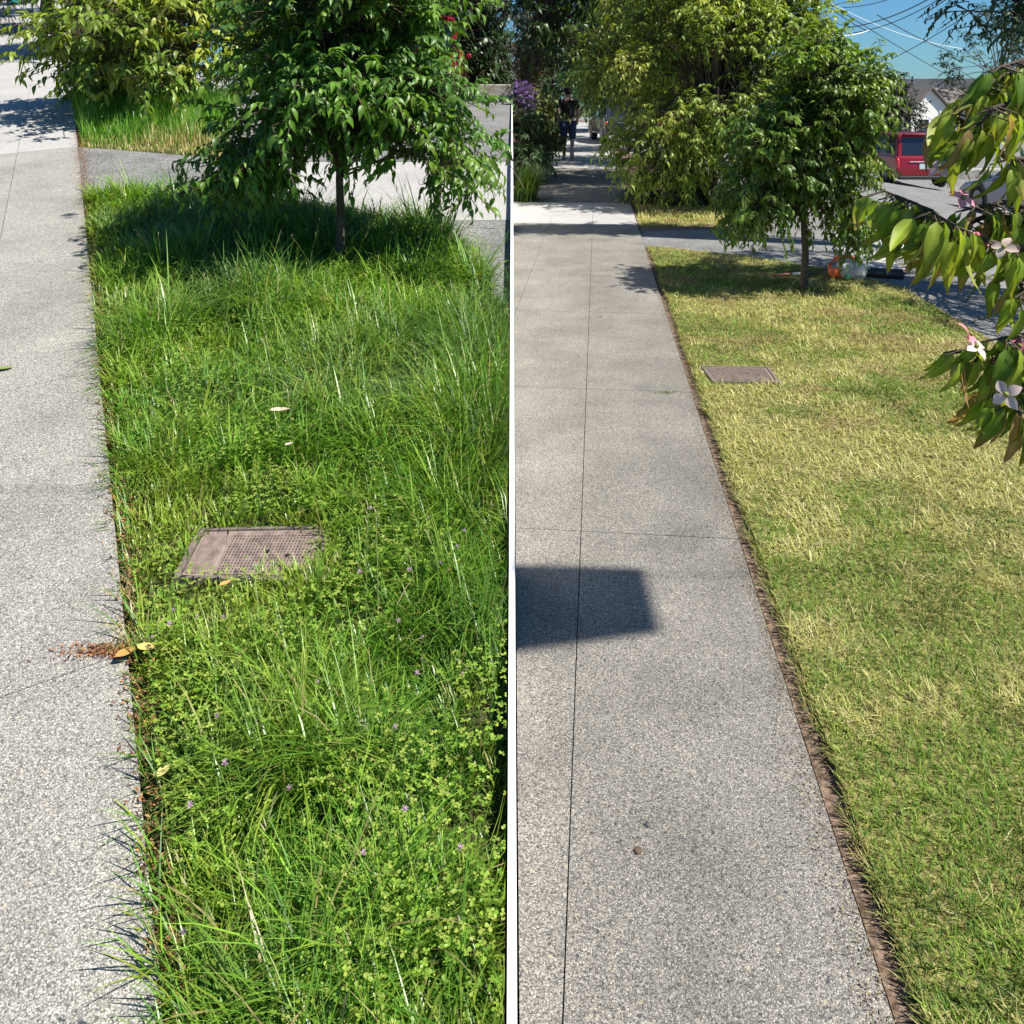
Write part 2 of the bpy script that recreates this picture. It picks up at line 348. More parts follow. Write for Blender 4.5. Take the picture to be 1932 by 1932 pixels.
# ------------------------------------------------------------------ grass
def blades(base, h, wd, az, lean, bend, c0, c1, L=4, mod=None, wp=1.6, mb=None):
    N = len(base); out = np.zeros((N, L+1, 2, 3)); col = np.zeros((N, L+1, 2, 3))
    ca, sa = np.cos(az), np.sin(az); p = base.astype(float).copy(); side = np.stack([-sa, ca, 0*sa], 1)
    for i in range(L+1):
        t = i/L; ww = wd*(1-.96*t**wp)*.5*(1 if i else .7)
        out[:, i, 0] = p-side*ww[:, None]; out[:, i, 1] = p+side*ww[:, None]
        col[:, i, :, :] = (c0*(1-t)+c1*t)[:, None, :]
        a = lean+bend*(i+.5)/L; ds = h/L
        p = p+np.stack([np.sin(a)*ca, np.sin(a)*sa, np.cos(a)], 1)*ds[:, None]
    out = out.reshape(-1, 3)
    if mod: out = mod(out)
    k = np.arange(N)[:, None]*(L+1)*2; i = np.arange(L)[None, :]*2
    q = np.stack([k+i, k+i+1, k+i+3, k+i+2], -1).reshape(-1, 4)
    mb = mb or MB(); mb.add(out, q, col.reshape(-1, 3)); return mb
def scatter(poly, n, y0, power, seed=1):
    g = np.random.default_rng(seed); P = np.array([p[:2] for p in poly]); lo, hi = P.min(0), P.max(0); res = []; tot = 0
    while tot < n:
        x = g.uniform(lo[0], hi[0], n*2); y = g.uniform(lo[1], hi[1], n*2)
        k = inpoly(x, y, poly) & (g.random(n*2) < np.minimum(1, (y0/np.maximum(y, .1))**power))
        res.append(np.stack([x[k], y[k]], 1)); tot += k.sum()
    return np.concatenate(res)[:n]
lawnL = [(xeL(.9)+.035, .9), (-.009, .9), (-.009, 3.72), (-.24, 4.43), (-.43, 4.94), (-1.82, 5.46), (xeL(5.66)+.03, 5.66)]
cov = np.array([[-.875, 2.345], [-.515, 2.355], [-.50, 2.215], [-.80, 2.185]])
cc = np.array([-.685, 2.285])
def coverL(x, y, dx=.165, dy=.085): return (np.abs(x-cc[0]-.12*(y-cc[1])) < dx) & (np.abs(y-cc[1]) < dy)
def noxpos(v): v[:, 0] = np.minimum(v[:, 0], -.011); return v
pal = np.array([[.085, .22, .024], [.13, .29, .03], [.2, .36, .04], [.2, .31, .14], [.33, .39, .05]])
def long_grass(n, seed, hs=1.0):
    g = np.random.default_rng(seed); P = scatter(lawnL, n, 1.5, 1.25, seed)
    x, y = P[:, 0].copy(), P[:, 1].copy()
    K = 1500; Cn = scatter(lawnL, K, 1.6, .9, seed+1); ch = g.gamma(4, .25, K); cs = g.uniform(.012, .05, K)*np.clip(Cn[:, 1]/2.2, .8, 1.6); ccol = g.uniform(.72, 1.3, (K, 1)); cyel = g.random(K) < .25
    wc = np.clip(1.5/Cn[:, 1], 0, 1.2)**.6*cs; ci_ = g.choice(K, n, p=wc/wc.sum()); isC = g.random(n) < .68
    off = g.normal(size=(n, 2))*cs[ci_][:, None]
    x[isC] = (Cn[ci_, 0]+off[:, 0])[isC]; y[isC] = (Cn[ci_, 1]+off[:, 1])[isC]
    ok = inpoly(x, y, lawnL); x, y, isC, ci_, off = x[ok], y[ok], isC[ok], ci_[ok], off[ok]; n = len(x)
    caz = np.arctan2(off[:, 1], off[:, 0])
    d = (x-xeL(y))*.88                                # distance from the pavement edge
    tall = fbm(x, y, 2.6, 11); cl = fbm(x, y, 7, 21)
    hh = (.05+.2*np.clip((tall-.28)*1.9, 0, 1)+.06*cl)*hs
    hh *= np.clip(.38+d*2.2, .38, 1)
    dc = np.hypot((x-cc[0])/1.35, (y-cc[1]+.07)); hh *= np.clip(.2+(dc-.13)*2.0, .2, 1)
    bare = np.hypot(x+.06-.0, (y-1.78)*1.1) ; hh *= np.clip(.25+(bare-.07)*3, .25, 1)
    bare2 = np.hypot(x+.1, (y-1.55)*1.2); hh *= np.clip(.3+(bare2-.05)*4, .3, 1)
    dt = np.hypot(x+.885, y-4.36); hh *= np.where(dt < .5, .8, 1)
    k = ~coverL(x, y) & ~((bare < .05) & (g.random(n) < .85)) & ~((bare2 < .04) & (g.random(n) < .8))
    hh = np.where(isC, hh*np.clip(ch[ci_], .45, 1.7), hh*.75)
    x, y, hh, d, tall, cl, isC, ci_, off, caz = [q[k] for q in (x, y, hh, d, tall, cl, isC, ci_, off, caz)]; N = len(x)
    hh *= g.uniform(.55, 1.25, N)
    flow = fbm(x, y, 1.8, 33)*2*math.pi*1.6
    az = np.where(isC, caz+g.normal(0, .5, N)+.0, flow+g.normal(0, 1.1, N))
    lean = np.where(isC, np.clip(np.linalg.norm(off, axis=1)/np.maximum(cs[ci_], .01)*.33, 0, .9)+np.abs(g.normal(.08, .1, N)), np.abs(g.normal(.5, .35, N))); bend = np.abs(g.normal(.95, .6, N))*np.clip(hh*8, .35, 1.4)
    wd = np.clip(g.normal(.004, .0013, N), .0018, .009)*np.clip(y/2.2, 1, 2.0)
    ci = g.integers(0, 3, N); base = pal[ci].copy()
    hue = fbm(x, y, 1.6, 41); blue = np.clip((hue-.5)*4+(y-2.6)*.22, 0, 1)[:, None]
    base = base*(1-blue*.75)+pal[3]*blue*.75; base *= (1-.38*np.exp(x/.28)*(fbm(x, y, 4, 45) < .52))[:, None]  # patchy darkening towards the white edge, shadow pockets painted into the blade colour
    yel = np.clip((.55-d*1.1)*.9+(cl-.5)*1.4+np.exp(-((x-cc[0])**2+(y-cc[1]+.03)**2)/.09)*.7, 0, 1)[:, None]*g.random(N)[:, None]
    base = base*(1-yel)+pal[4]*yel
    base[isC] *= ccol[ci_[isC]]; yy = isC & cyel[ci_]; base[yy] = base[yy]*.5+pal[4]*.5
    dry = g.random(N) < .05; base[dry] = [.34, .29, .12]
    base *= g.uniform(.75, 1.25, N)[:, None]
    b3 = np.stack([x, y, zL(y)-.028], 1)
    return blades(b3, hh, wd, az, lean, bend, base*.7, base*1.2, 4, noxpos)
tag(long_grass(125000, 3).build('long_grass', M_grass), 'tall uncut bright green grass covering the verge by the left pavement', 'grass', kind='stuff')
# blades flopping over the left pavement edge
g = np.random.default_rng(5); n = 950
y = .95+(5.6-.95)*g.random(n)**1.5; x = xeL(y)+g.uniform(0, .05, n)
b = np.stack([x, y, zL(y)-.025], 1); hh = g.uniform(.02, .115, n)*np.clip(.4+vn(y, y*0, 5, 8)*1.1, .3, 1.4)
c = pal[g.integers(0, 5, n)]*g.uniform(.8, 1.3, n)[:, None]; c[g.random(n) < .2] = [.36, .32, .14]
mbx = blades(b, hh, np.full(n, .0042), math.pi+g.normal(.1, .95, n), np.abs(g.normal(.5, .35, n)), np.abs(g.normal(.6, .4, n)), c*.8, c*1.2)
# seed stalks standing out of the long grass
n = 130; P = scatter(lawnL, n, 2, .4, 77); x, y = P[:, 0], P[:, 1]; k = np.hypot(x-cc[0], y-cc[1]+.1) > .4; x, y = x[k], y[k]; n = len(x)
b = np.stack([x, y, zL(y)], 1); az = g.uniform(0, 6.28, n); hh = g.uniform(.18, .38, n); c = np.tile([.24, .27, .1], (n, 1))*g.uniform(.8, 1.2, n)[:, None]
le, be = np.abs(g.normal(.15, .12, n)), g.uniform(.1, .7, n)
blades(b, hh, np.full(n, .0018), az, le, be, c, c, 5, noxpos, 4, mbx)
for i in range(n):                                  # spikelets near the tip
    a, p = le[i], b[i].copy(); ds = hh[i]/5; pts = []
    for s in range(5):
        aa = le[i]+be[i]*(s+.5)/5; pts.append((p.copy(), aa)); p = p+np.array([math.sin(aa)*math.cos(az[i]), math.sin(aa)*math.sin(az[i]), math.cos(aa)])*ds
    m = 7; t = np.linspace(.0, 1, m)[:, None]; q0 = pts[4][0]; pp = q0+(p-q0)*t
    blades(pp, np.full(m, .016), np.full(m, .004), az[i]+g.uniform(-2, 2, m), np.full(m, le[i]+be[i])+g.normal(0, .35, m), np.full(m, .2), np.tile([.3, .3, .14], (m, 1)), np.tile([.4, .37, .2], (m, 1)), 2, noxpos, 1.5, mbx)
tag(mbx.build('edge_grass', M_grass), 'loose blades and seed stalks leaning out of the long grass over the pavement edge', 'grass', kind='stuff')
# far strip tall grass
stripL = [(xeL(6.85)+.03, 6.86), PL(425, 290)[:2], PL(445, 205)[:2], PL(135, 190)[:2]]
n = 9000; P = scatter(stripL, n, 6, 0, 6); x, y = P[:, 0], P[:, 1]
hh = np.clip((y-6.75)*.34, .05, .34)*g.uniform(.6, 1.15, n)*(.7+.6*vn(x, y, 4, 3)); c = pal[g.integers(0, 3, n)]*1.1
dryf = np.clip(1.25-(y-6.75)*1.9-.4*(x < -3.1), 0, .85)*1.0; k = g.random(n) < dryf; c[k] = np.array([.48, .41, .17])
mbx = blades(np.stack([x, y, zL(y)-.03], 1), hh, np.full(n, .008), g.uniform(0, 6.28, n), np.abs(g.normal(.1, .12, n)), np.abs(g.normal(.35, .25, n)), c*.8, c*1.15)
tag(mbx.build('tall_grass', M_grass), 'tall upright grass with straw coloured front edge beyond the asphalt crossing', 'grass', kind='stuff')

# mown lawn, right
def mown(poly, n, seed, zb=.006, hs=1.0, y0=1.2, pw=1.35, wsc=1.0, drybias=0.0):
    g = np.random.default_rng(seed); P = scatter(poly, n, y0, pw, seed); x, y = P[:, 0], P[:, 1]
    k = ~((np.abs(x-1.2-.08*(4.44-y)*-3) < .185) & (np.abs(y-4.455) < .125)); x, y = x[k], y[k]; N = len(x)
    tone = fbm(x, y, 1.5, 51); fine = fbm(x*.8, y, 7, 61); sw = fbm(x*.35, y*1.3, 3.2, 66)
    hh = (.012+.034*fine)*g.uniform(.5, 1.5, N)*hs
    band = np.interp(y, [1.2, 2.0, 3.0, 4.2, 5.5, 6.3, 8], [-.26, -.14, .07, .09, .12, -.05, .08])
    d = x-xeR(y); band -= .12*np.exp(-d/.25)*(y > 2.6)*(y < 5)
    straw = np.clip((tone-.47)*3.6+(fine-.5)*3.0+(sw-.5)*2.2+.36+band*1.9+drybias, .03, .95)
    isd = g.random(N) < straw
    c = np.array([[.17, .3, .035], [.23, .36, .045], [.13, .27, .04], [.32, .4, .07]])[g.integers(0, 4, N)].copy()
    sc = np.array([[.6, .56, .22], [.7, .64, .32], [.5, .44, .18], [.44, .46, .13], [.5, .52, .15]])[g.integers(0, 5, N)]
    c[isd] = sc[isd]; c *= g.uniform(.65, 1.2, N)[:, None]; dkc = fbm(x, y, 5, 171) < .4; c[dkc & ~isd] *= .62
    brown = (fbm(x*.6, y, 4.5, 91) > .64)&(y > 3.6) & (g.random(N) < .6); c[brown] = np.array([.36, .26, .13])
    az = fbm(x, y, 3, 71)*9+g.normal(0, 1.9, N)
    lean = np.abs(g.normal(.75, .4, N)); lean[isd] = np.abs(g.normal(1.05, .35, isd.sum()))
    wd = np.clip(g.normal(.0028, .0008, N), .0013, .006)*np.clip(y/2.2, 1, 2.6)*wsc
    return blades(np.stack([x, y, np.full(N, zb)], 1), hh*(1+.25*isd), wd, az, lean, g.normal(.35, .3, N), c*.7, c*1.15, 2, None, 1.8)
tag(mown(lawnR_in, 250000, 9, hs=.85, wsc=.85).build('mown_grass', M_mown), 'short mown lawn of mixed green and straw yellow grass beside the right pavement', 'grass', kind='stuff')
strip2 = [(xeR(9.7)+.04, 9.72), (2.75, 9.95), (2.85, 11.4), (xeR(11.6)+.06, 11.7)]
tag(mown(strip2, 9000, 10, zb=-.008, hs=1.6, pw=0, wsc=1.3, drybias=.5).build('dry_grass', M_mown), 'pale straw coloured patch of cut grass beyond the asphalt crossing', 'grass', kind='stuff')
# ragged edge of the lawn over the soil gap
n = 5200; y = .9+(8.4-.9)*g.random(n)**1.7; x = xeR(y)+.05+g.normal(0, .008, n)+.02*(vn(y, y*0, 6, 4)-.5)
c = np.array([[.14, .22, .04], [.42, .36, .14], [.3, .28, .1]])[g.integers(0, 3, n)]
mbx = blades(np.stack([x, y, np.zeros(n)], 1), g.uniform(.012, .035, n), np.full(n, .0028)*np.clip(y/2.2, 1, 2.5), math.pi+g.normal(0, .8, n), np.abs(g.normal(.7, .4, n)), g.normal(.3, .3, n), c*.75, c*1.1, 2)
tag(mbx.build('lawn_edge_grass', M_mown), 'ragged cut edge of the mown lawn along the brown soil gap', 'grass', kind='stuff')

# ------------------------------------------------------------------ leaves: one template, many placed copies
def leaf_template(kind):
    if kind == 'hi':   st = [(0, .03, 0), (.22, .17, .02), (.5, .2, -.05), (.78, .11, -.2), (1, .01, -.4)]
    elif kind == 'lo': st = [(0, .03, 0), (.4, .2, 0), (1, .01, -.28)]
    v, f = [], []
    for x, w_, z in st:
        if kind == 'hi': v += [(x, -w_, z+.35*w_), (x, 0, z), (x, w_, z+.35*w_)]
        else: v += [(x, -w_, z), (x, w_, z)]
    k = 3 if kind == 'hi' else 2
    for i in range(len(st)-1):
        for j in range(k-1): f.append((i*k+j, i*k+j+1, (i+1)*k+j+1, (i+1)*k+j))
    return np.array(v), np.array(f)
def place(tpl, pos, d, up, size, col, mb, mod=None, wsc=1.0):
    v, f = tpl; d = norm(d); s = norm(np.cross(up, d)); u = np.cross(d, s); N = len(pos); m = len(v)
    out = pos[:, None, :]+size[:, None, None]*(v[None, :, 0:1]*d[:, None]+wsc*v[None, :, 1:2]*s[:, None]+v[None, :, 2:3]*u[:, None])
    out = out.reshape(-1, 3)
    if mod: out = mod(out)
    q = (f[None]+(np.arange(N)*m)[:, None, None]).reshape(-1, f.shape[1])
    mb.add(out, q, np.repeat(col, m, 0))
T_HI, T_LO = leaf_template('hi'), leaf_template('lo')
def tube(pts, rad, sides, mb, col=None):
    pts = np.asarray(pts, float); n = len(pts); d = norm(np.gradient(pts, axis=0))
    ref = np.where(np.abs(d[:, 2:3]) > .9, np.array([[1., 0, 0]]), np.array([[0, 0, 1.]])); a = norm(np.cross(d, ref)); b = np.cross(d, a)
    th = np.arange(sides)/sides*2*math.pi; r = np.asarray(rad, float)[:, None, None]
    v = pts[:, None]+r*(np.cos(th)[None, :, None]*a[:, None]+np.sin(th)[None, :, None]*b[:, None])
    i = np.arange(n-1)[:, None]*sides; j = np.arange(sides)[None]; k = (j+1) % sides
    q = np.stack([i+j, i+k, i+sides+k, i+sides+j], -1).reshape(-1, 4)
    mb.add(v.reshape(-1, 3), q, None if col is None else np.tile(col, (n*sides, 1)))
def tree(name, label, cat, base, blobs, leaf=.08, palette=None, ncl=60, shoots=12, nleaf=9, trunk_r=.025, trunk_h=.5, droop=.5, seed=1,
         lim=None, hi=True, group=None, sl=.22, cr=.2, m=None, bark=None, twigs=True, wsc=1.0, sizes=(.5, 1.25), shell=.45, wood=True):
    g = np.random.default_rng(seed); base = np.array(base, float)
    root = empty(name, base, label=label, cat=cat, group=group)
    wts = np.array([b[1][0]*b[1][1]*b[1][2] for b in blobs])**.7; wts = wts/wts.sum()
    wd_ = MB(); lf = MB(); C = np.array(blobs[0][0], float)
    top = np.array([C[0]-base[0], C[1]-base[1], C[2]-base[2]])
    tp = np.array([[0, 0, -.12], [0, 0, .02], [trunk_r*.4, 0, trunk_h*.5], [0, trunk_r*.3, trunk_h], list(top*np.array([.7, .7, 1])+np.array([0, 0, 0])), list(top+np.array([0, 0, blobs[0][1][2]*.55]))])
    tube(tp, [trunk_r*1.35, trunk_r*1.25, trunk_r, trunk_r*.92, trunk_r*.6, trunk_r*.2], 10, wd_)
    P, D, U, Sz, Co = [], [], [], [], []
    pal_ = np.array(palette)
    for ic in range(ncl):
        bi = g.choice(len(blobs), p=wts); bc, br = np.array(blobs[bi][0], float), np.array(blobs[bi][1], float)
        dv = norm(g.normal(size=3)); rr = shell+(1-shell)*g.random()**.6
        c0 = bc+dv*br*rr
        if lim and lim(c0): continue
        if wood:
            fr = tp[3]+(tp[5]-tp[3])*np.clip(g.normal(.35, .25), 0, .95); e = c0-base
            mid = fr*.5+e*.5+np.array([0, 0, .06*np.linalg.norm(e-fr)])
            tube([fr, mid, e], [trunk_r*.3, trunk_r*.2, trunk_r*.08], 5, wd_)
        cp = pal_[g.integers(0, len(pal_))]*g.uniform(.8, 1.2)
        out = (c0-C)/np.linalg.norm(blobs[0][1]); ns = max(2, int(shoots*g.uniform(.6, 1.3)))
        for s in range(ns):
            st = c0+g.normal(size=3)*cr*np.array([1, 1, .7])*.6
            d = norm(out*.9+g.normal(size=3)*.5+np.array([0, 0, .35])); L = sl*g.uniform(.6, 1.3)
            nl = max(3, int(nleaf*g.uniform(.7, 1.2))); t = np.linspace(.15, 1, nl)
            dz = droop*L*t**2
            pts = st+d*L*t[:, None]-np.array([0, 0, 1])*dz[:, None]
            tang = norm(d-np.array([0, 0, 1])*(2*droop*t)[:, None]*.6)
            sd = norm(np.cross(tang, np.array([0, 0, 1.]))+1e-6)*np.where(np.arange(nl) % 2, 1, -1)[:, None]
            ld = norm(sd*g.uniform(.4, 1, nl)[:, None]+tang*.55+np.array([0, 0, -.5])+g.normal(0, .22, (nl, 3)))
            up = norm(np.array([0, 0, 1])+out*.5+g.normal(0, .35, (nl, 3)))
            P.append(pts); D.append(ld); U.append(up); Sz.append(leaf*g.uniform(*sizes, nl)); Co.append(cp*g.uniform(.75, 1.25, (nl, 1)))
            if twigs: tube([c0-base, st-base, pts[-1]-base], [trunk_r*.07+.0012]*3, 3, wd_)
    P = np.concatenate(P)-base; D = np.concatenate(D); U = np.concatenate(U); Sz = np.concatenate(Sz); Co = np.concatenate(Co)
    if lim:
        k = np.array([not lim(p+base) for p in P]); P, D, U, Sz, Co = P[k], D[k], U[k], Sz[k], Co[k]
    place(T_HI if hi else T_LO, P, D, U, Sz, Co, lf, wsc=wsc)
    if wood: wd_.build('trunk', bark or M_bark, root, smooth=True)
    lf.build('crown', m or M_leaf, root)
    return root
G1 = [[.075, .17, .022], [.11, .22, .026], [.15, .26, .03], [.09, .19, .035]]
G2 = [[.2, .28, .035], [.26, .33, .045], [.16, .23, .03], [.33, .36, .06]]
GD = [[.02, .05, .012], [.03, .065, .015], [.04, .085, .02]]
GB = [[.06, .11, .045], [.08, .13, .06], [.05, .09, .04]]
left = lambda p: p[0] > -.03
right = lambda p: p[0] < .04
b = PL(640, 492)
c = PX(655, 170, 4.35); c2 = PX(640, 0, 4.4)
tree('young_tree', 'young leafy tree with slender trunk standing in the long grass', 'tree', b, [(c, (.54, .5, .2)), (c2, (.52, .5, .5)), (PX(845, 290, 4.3), (.1, .25, .18)), (PX(500, 290, 4.4), (.15, .3, .1))],
     .058, G1, 175, 14, 12, .021, .42, .5, 11, lambda p: p[0] > -.025, group='young street trees', sl=.2, cr=.17, shell=.3)
b = PL(355, 216)
tree('young_tree', 'young tree with yellowing leaves beyond the left asphalt crossing', 'tree', b, [(PX(300, 55, 8.1), (1.05, .9, .62)), (PX(250, 100, 8.1), (.5, .5, .25)), (PX(330, -40, 8.3), (.9, .9, .7))],
     .1, G2+[[.14, .22, .03], [.4, .36, .03]], 100, 12, 9, .04, .5, .45, 12, left, group='young street trees', sl=.26, cr=.22)
b = PR(1517, 546)
tree('young_tree', 'small dark green tree on the mown lawn with slim bare lower trunk', 'tree', b, [(PX(1510, 270, 6.5), (.4, .4, .36)), (PX(1560, 170, 6.5), (.3, .35, .42)), (PX(1425, 380, 6.5), (.1, .25, .12)), (PX(1595, 400, 6.4), (.12, .2, .14))],
     .06, [[.09, .16, .024], [.13, .21, .028], [.17, .25, .036]], 150, 14, 12, .026, .55, .5, 13, right, group='young street trees', sl=.19, cr=.15)
b = PR(1345, 388)
tree('young_tree', 'broad light green bushy tree overhanging the dry grass patch', 'tree', b, [(PX(1360, 150, 11.8), (1.45, 1.3, 1.35)), (PX(1260, 260, 11.6), (.72, .8, .62)), (PX(1470, 110, 12), (.72, .8, 1.0)), (PX(1340, 0, 12.2), (1.2, 1.1, .8))],
     .085, G2, 240, 16, 11, .05, .6, .4, 14, right, group='young street trees', sl=.3, cr=.26, shell=.5)
# trees further along the right verge, the nearer two added to shade the far pavement
VP = [((3.0, 15.2), 3.0, 1.5, 21), ((3.5, 19.3), 3.6, 1.9, 22), ((3.6, 24.5), 3.4, 1.9, 23), ((4.2, 31), 3.6, 2.2, 24)]
lab = ['yellow green tree just behind the broad bushy tree', 'green verge tree shading the walker on the pavement', 'taller verge tree beyond the walker', 'farthest verge tree above the parked dark car']
for (p, zc, r, sd), lb in zip(VP, lab):
    tree('verge_tree', lb, 'tree', (p[0], p[1], 0), [((p[0], p[1], zc), (r, r, r*.95)), ((p[0]-.4*r, p[1]-.3, zc-.6*r), (r*.7, r*.7, r*.5))], .13, G2 if sd < 23 else G1, 120, 13, 8, .07, 1.0, .4, sd, right, hi=False, group='trees along the right verge', sl=.4, cr=.35)
# tree on the right edge of the frame
b = (4.3, 6.4, -.085)
tree('street_tree', 'loose dusty green tree leaning in at the top right over the houses', 'tree', b, [(PX(2030, 20, 6.5), (.5, .5, .36)), (PX(1900, 20, 6.4), (.26, .3, .24)), (PX(2060, -180, 6.6), (.8, .8, .7)), ((4.1, 5.62, 1.3), (.42, .5, .36)), ((4.6, 5.9, 1.9), (.6, .6, .4))],
     .06, GB, 105, 12, 9, .05, 1.2, .55, 31, None, sl=.22, cr=.16, m=M_leafdull)  # includes a low crown lobe added out of view to shade the lawn
tree('street_tree', 'tall street tree whose limb shades the pavement just before the asphalt crossing', 'tree', (6.3, 7.4, -.3), [((3.7, 8.4, 4.1), (1.35, .12, .12)), ((3.4, 8.3, 4.25), (1.1, .1, .1))],
     .1, G1, 150, 14, 9, .06, 2.6, .3, 32, None, sl=.24, cr=.13, hi=False)  # tree added out of view for the band of shade across the pavement
# big leaved dark tree above the walker
tree('shade_tree', 'tall dark green tree above the hedge and the walker', 'tree', (.35, 18.5, 0), [((1.0, 18.2, 3.55), (1.15, 1.2, 1.35)), ((.8, 18, 4.6), (1.4, 1.4, 1.2)), ((1.5, 18.6, 4.9), (1.5, 1.2, 1.3))],
     .2, [[.05, .09, .018], [.07, .12, .02], [.03, .06, .015]], 80, 11, 7, .09, 1.9, .6, 41, lambda p: p[0] < .1, hi=True, sl=.5, cr=.4)
def bush(name, label, cat, base, blobs, leaf, palette, seed, lim=None, ncl=40, shoots=12, group=None, m=None, sl=.22, cr=.2, hi=False, nleaf=7, droop=.35, wsc=1.0, tr=.012):
    return tree(name, label, cat, base, blobs, leaf, palette, ncl, shoots, nleaf, tr, .12, droop, seed, lim, hi, group, sl, cr, m or M_leafdull, wsc=wsc)
gr = 'shrubs along the left of the far pavement'
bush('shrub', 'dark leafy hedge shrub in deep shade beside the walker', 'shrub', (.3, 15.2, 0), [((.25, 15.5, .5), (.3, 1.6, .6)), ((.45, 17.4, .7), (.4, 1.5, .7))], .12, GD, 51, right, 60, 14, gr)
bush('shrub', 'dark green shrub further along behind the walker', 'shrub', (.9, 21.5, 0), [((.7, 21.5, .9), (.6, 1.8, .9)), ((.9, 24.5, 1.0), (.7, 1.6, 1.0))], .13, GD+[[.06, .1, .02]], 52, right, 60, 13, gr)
bush('shrub', 'yellow green spiky shrub behind the purple flowers', 'shrub', (.42, 17.6, 0), [((.42, 17.0, 1.35), (.36, .5, .32))], .13, [[.2, .22, .05], [.28, .26, .08]], 53, right, 20, 10, gr)
bush('flowering_shrub', 'low shrub topped with purple flower spikes', 'shrub', (.18, 16, 0), [((.22, 16, 1.55), (.22, .5, .2))], .06, [[.12, .06, .22], [.16, .08, .28], [.06, .09, .04]], 54, right, 26, 14, gr, sl=.16, cr=.12)
bush('maple_shrub', 'orange brown fine leaved small tree above the purple flowers', 'shrub', (.3, 19.2, 0), [((.32, 19.2, 2.25), (.34, .6, .4))], .09, [[.3, .15, .05], [.25, .17, .06], [.18, .16, .05]], 55, right, 26, 10, gr, tr=.03)
bush('ground_cover', 'low blue green leafy ground cover under the broad bushy tree', 'shrub', (2.3, 12.1, 0), [((2.25, 12.1, .12), (.62, .4, .22)), ((2.75, 12.2, .15), (.3, .4, .25))], .06, [[.07, .13, .06], [.05, .1, .045], [.1, .16, .08]], 56, None, 60, 14, nleaf=8, sl=.14, cr=.12)
g5 = np.random.default_rng(57); n = 900
b = np.stack([np.abs(g5.normal(.13, .07, n))+.03, g5.normal(12.35, .16, n), np.zeros(n)], 1); az = g5.uniform(-1.6, 1.6, n)
c = np.array([[.08, .15, .025], [.13, .2, .03], [.05, .1, .02]])[g5.integers(0, 3, n)]
mbx = blades(b, g5.uniform(.35, .75, n), np.full(n, .012), az, np.abs(g5.normal(.25, .15, n)), np.abs(g5.normal(1.2, .35, n)), c*.8, c*1.1, 5, lambda v: np.stack([np.maximum(v[:, 0], .03), v[:, 1], v[:, 2]], 1))
tag(mbx.build('ornamental_grass', M_grass), 'arching ornamental grass clump beside the pale pavement slab', 'plant')
# left half, far planting
bush('twiggy_shrub', 'low twiggy shrub with pale gaps under the yellowing tree', 'shrub', PL(205, 188), [(PX(215, 152, 8.9), (.42, .3, .14)), (PX(190, 130, 8.9), (.34, .3, .1))], .06, [[.06, .12, .06], [.09, .15, .08], [.04, .08, .03]], 61, left, 34, 9, None, sl=.16, cr=.1, tr=.016)
bush('shrub', 'low dark hedge between the tall grass and the pale path', 'shrub', PL(250, 190), [(PX(270, 178, 8.75), (.62, .2, .06)), (PX(380, 165, 8.8), (.5, .25, .16))], .06, GD, 62, left, 36, 10, None, sl=.12, cr=.1)
bush('shrub', 'brownish ornamental shrub at the top left beside the pavement', 'shrub', PL(-10, 62), [(PX(-20, 20, 15.8), (.5, .6, .6)), (PX(0, -30, 16), (.5, .5, .5))], .12, [[.12, .13, .04], [.2, .15, .06], [.08, .11, .03]], 63, left, 30, 14, None, sl=.4, cr=.25, wsc=.5)
for i, (x, y_, zc, r, lb) in enumerate([(-6.3, 12.4, 4.15, 1.1, 'green tree directly behind the yellowing tree'), (-8.7, 16.0, 5.0, 1.4, 'tree shading the upper left pavement'), (-11.2, 20.3, 6.0, 1.7, 'farthest tree on the climbing verge')]):
    tree('verge_tree', lb, 'tree', (x, y_, zL(y_)), [((x, y_, zc), (r, r, r*.7))], .12, G2, 110, 12, 8, .06, .6, .4, 70+i, left, hi=False, group='trees on the climbing verge', sl=.35, cr=.3)
for i, (x, y_, zc, r, lb) in enumerate([(-1.0, 24, 3.6, 2.0, 'dark dense tree across the street at the top of the long grass view'), (-3.6, 26, 3.9, 2.3, 'dark tree behind the half hidden red car'), (-6.6, 27, 4.2, 2.3, 'dark tree at the far left side of the street')]):
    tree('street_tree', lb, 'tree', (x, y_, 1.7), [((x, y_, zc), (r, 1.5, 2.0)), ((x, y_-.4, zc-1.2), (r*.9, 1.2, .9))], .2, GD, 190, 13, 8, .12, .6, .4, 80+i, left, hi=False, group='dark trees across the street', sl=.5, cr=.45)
mb = MB(); mb.addbm(bbox((5.6, .3, .42), (-2.83, 21.2, 1.62), .03)); tag(mb.build('garden_wall', M_stone), 'low stone wall below the dark trees across the street', 'wall')
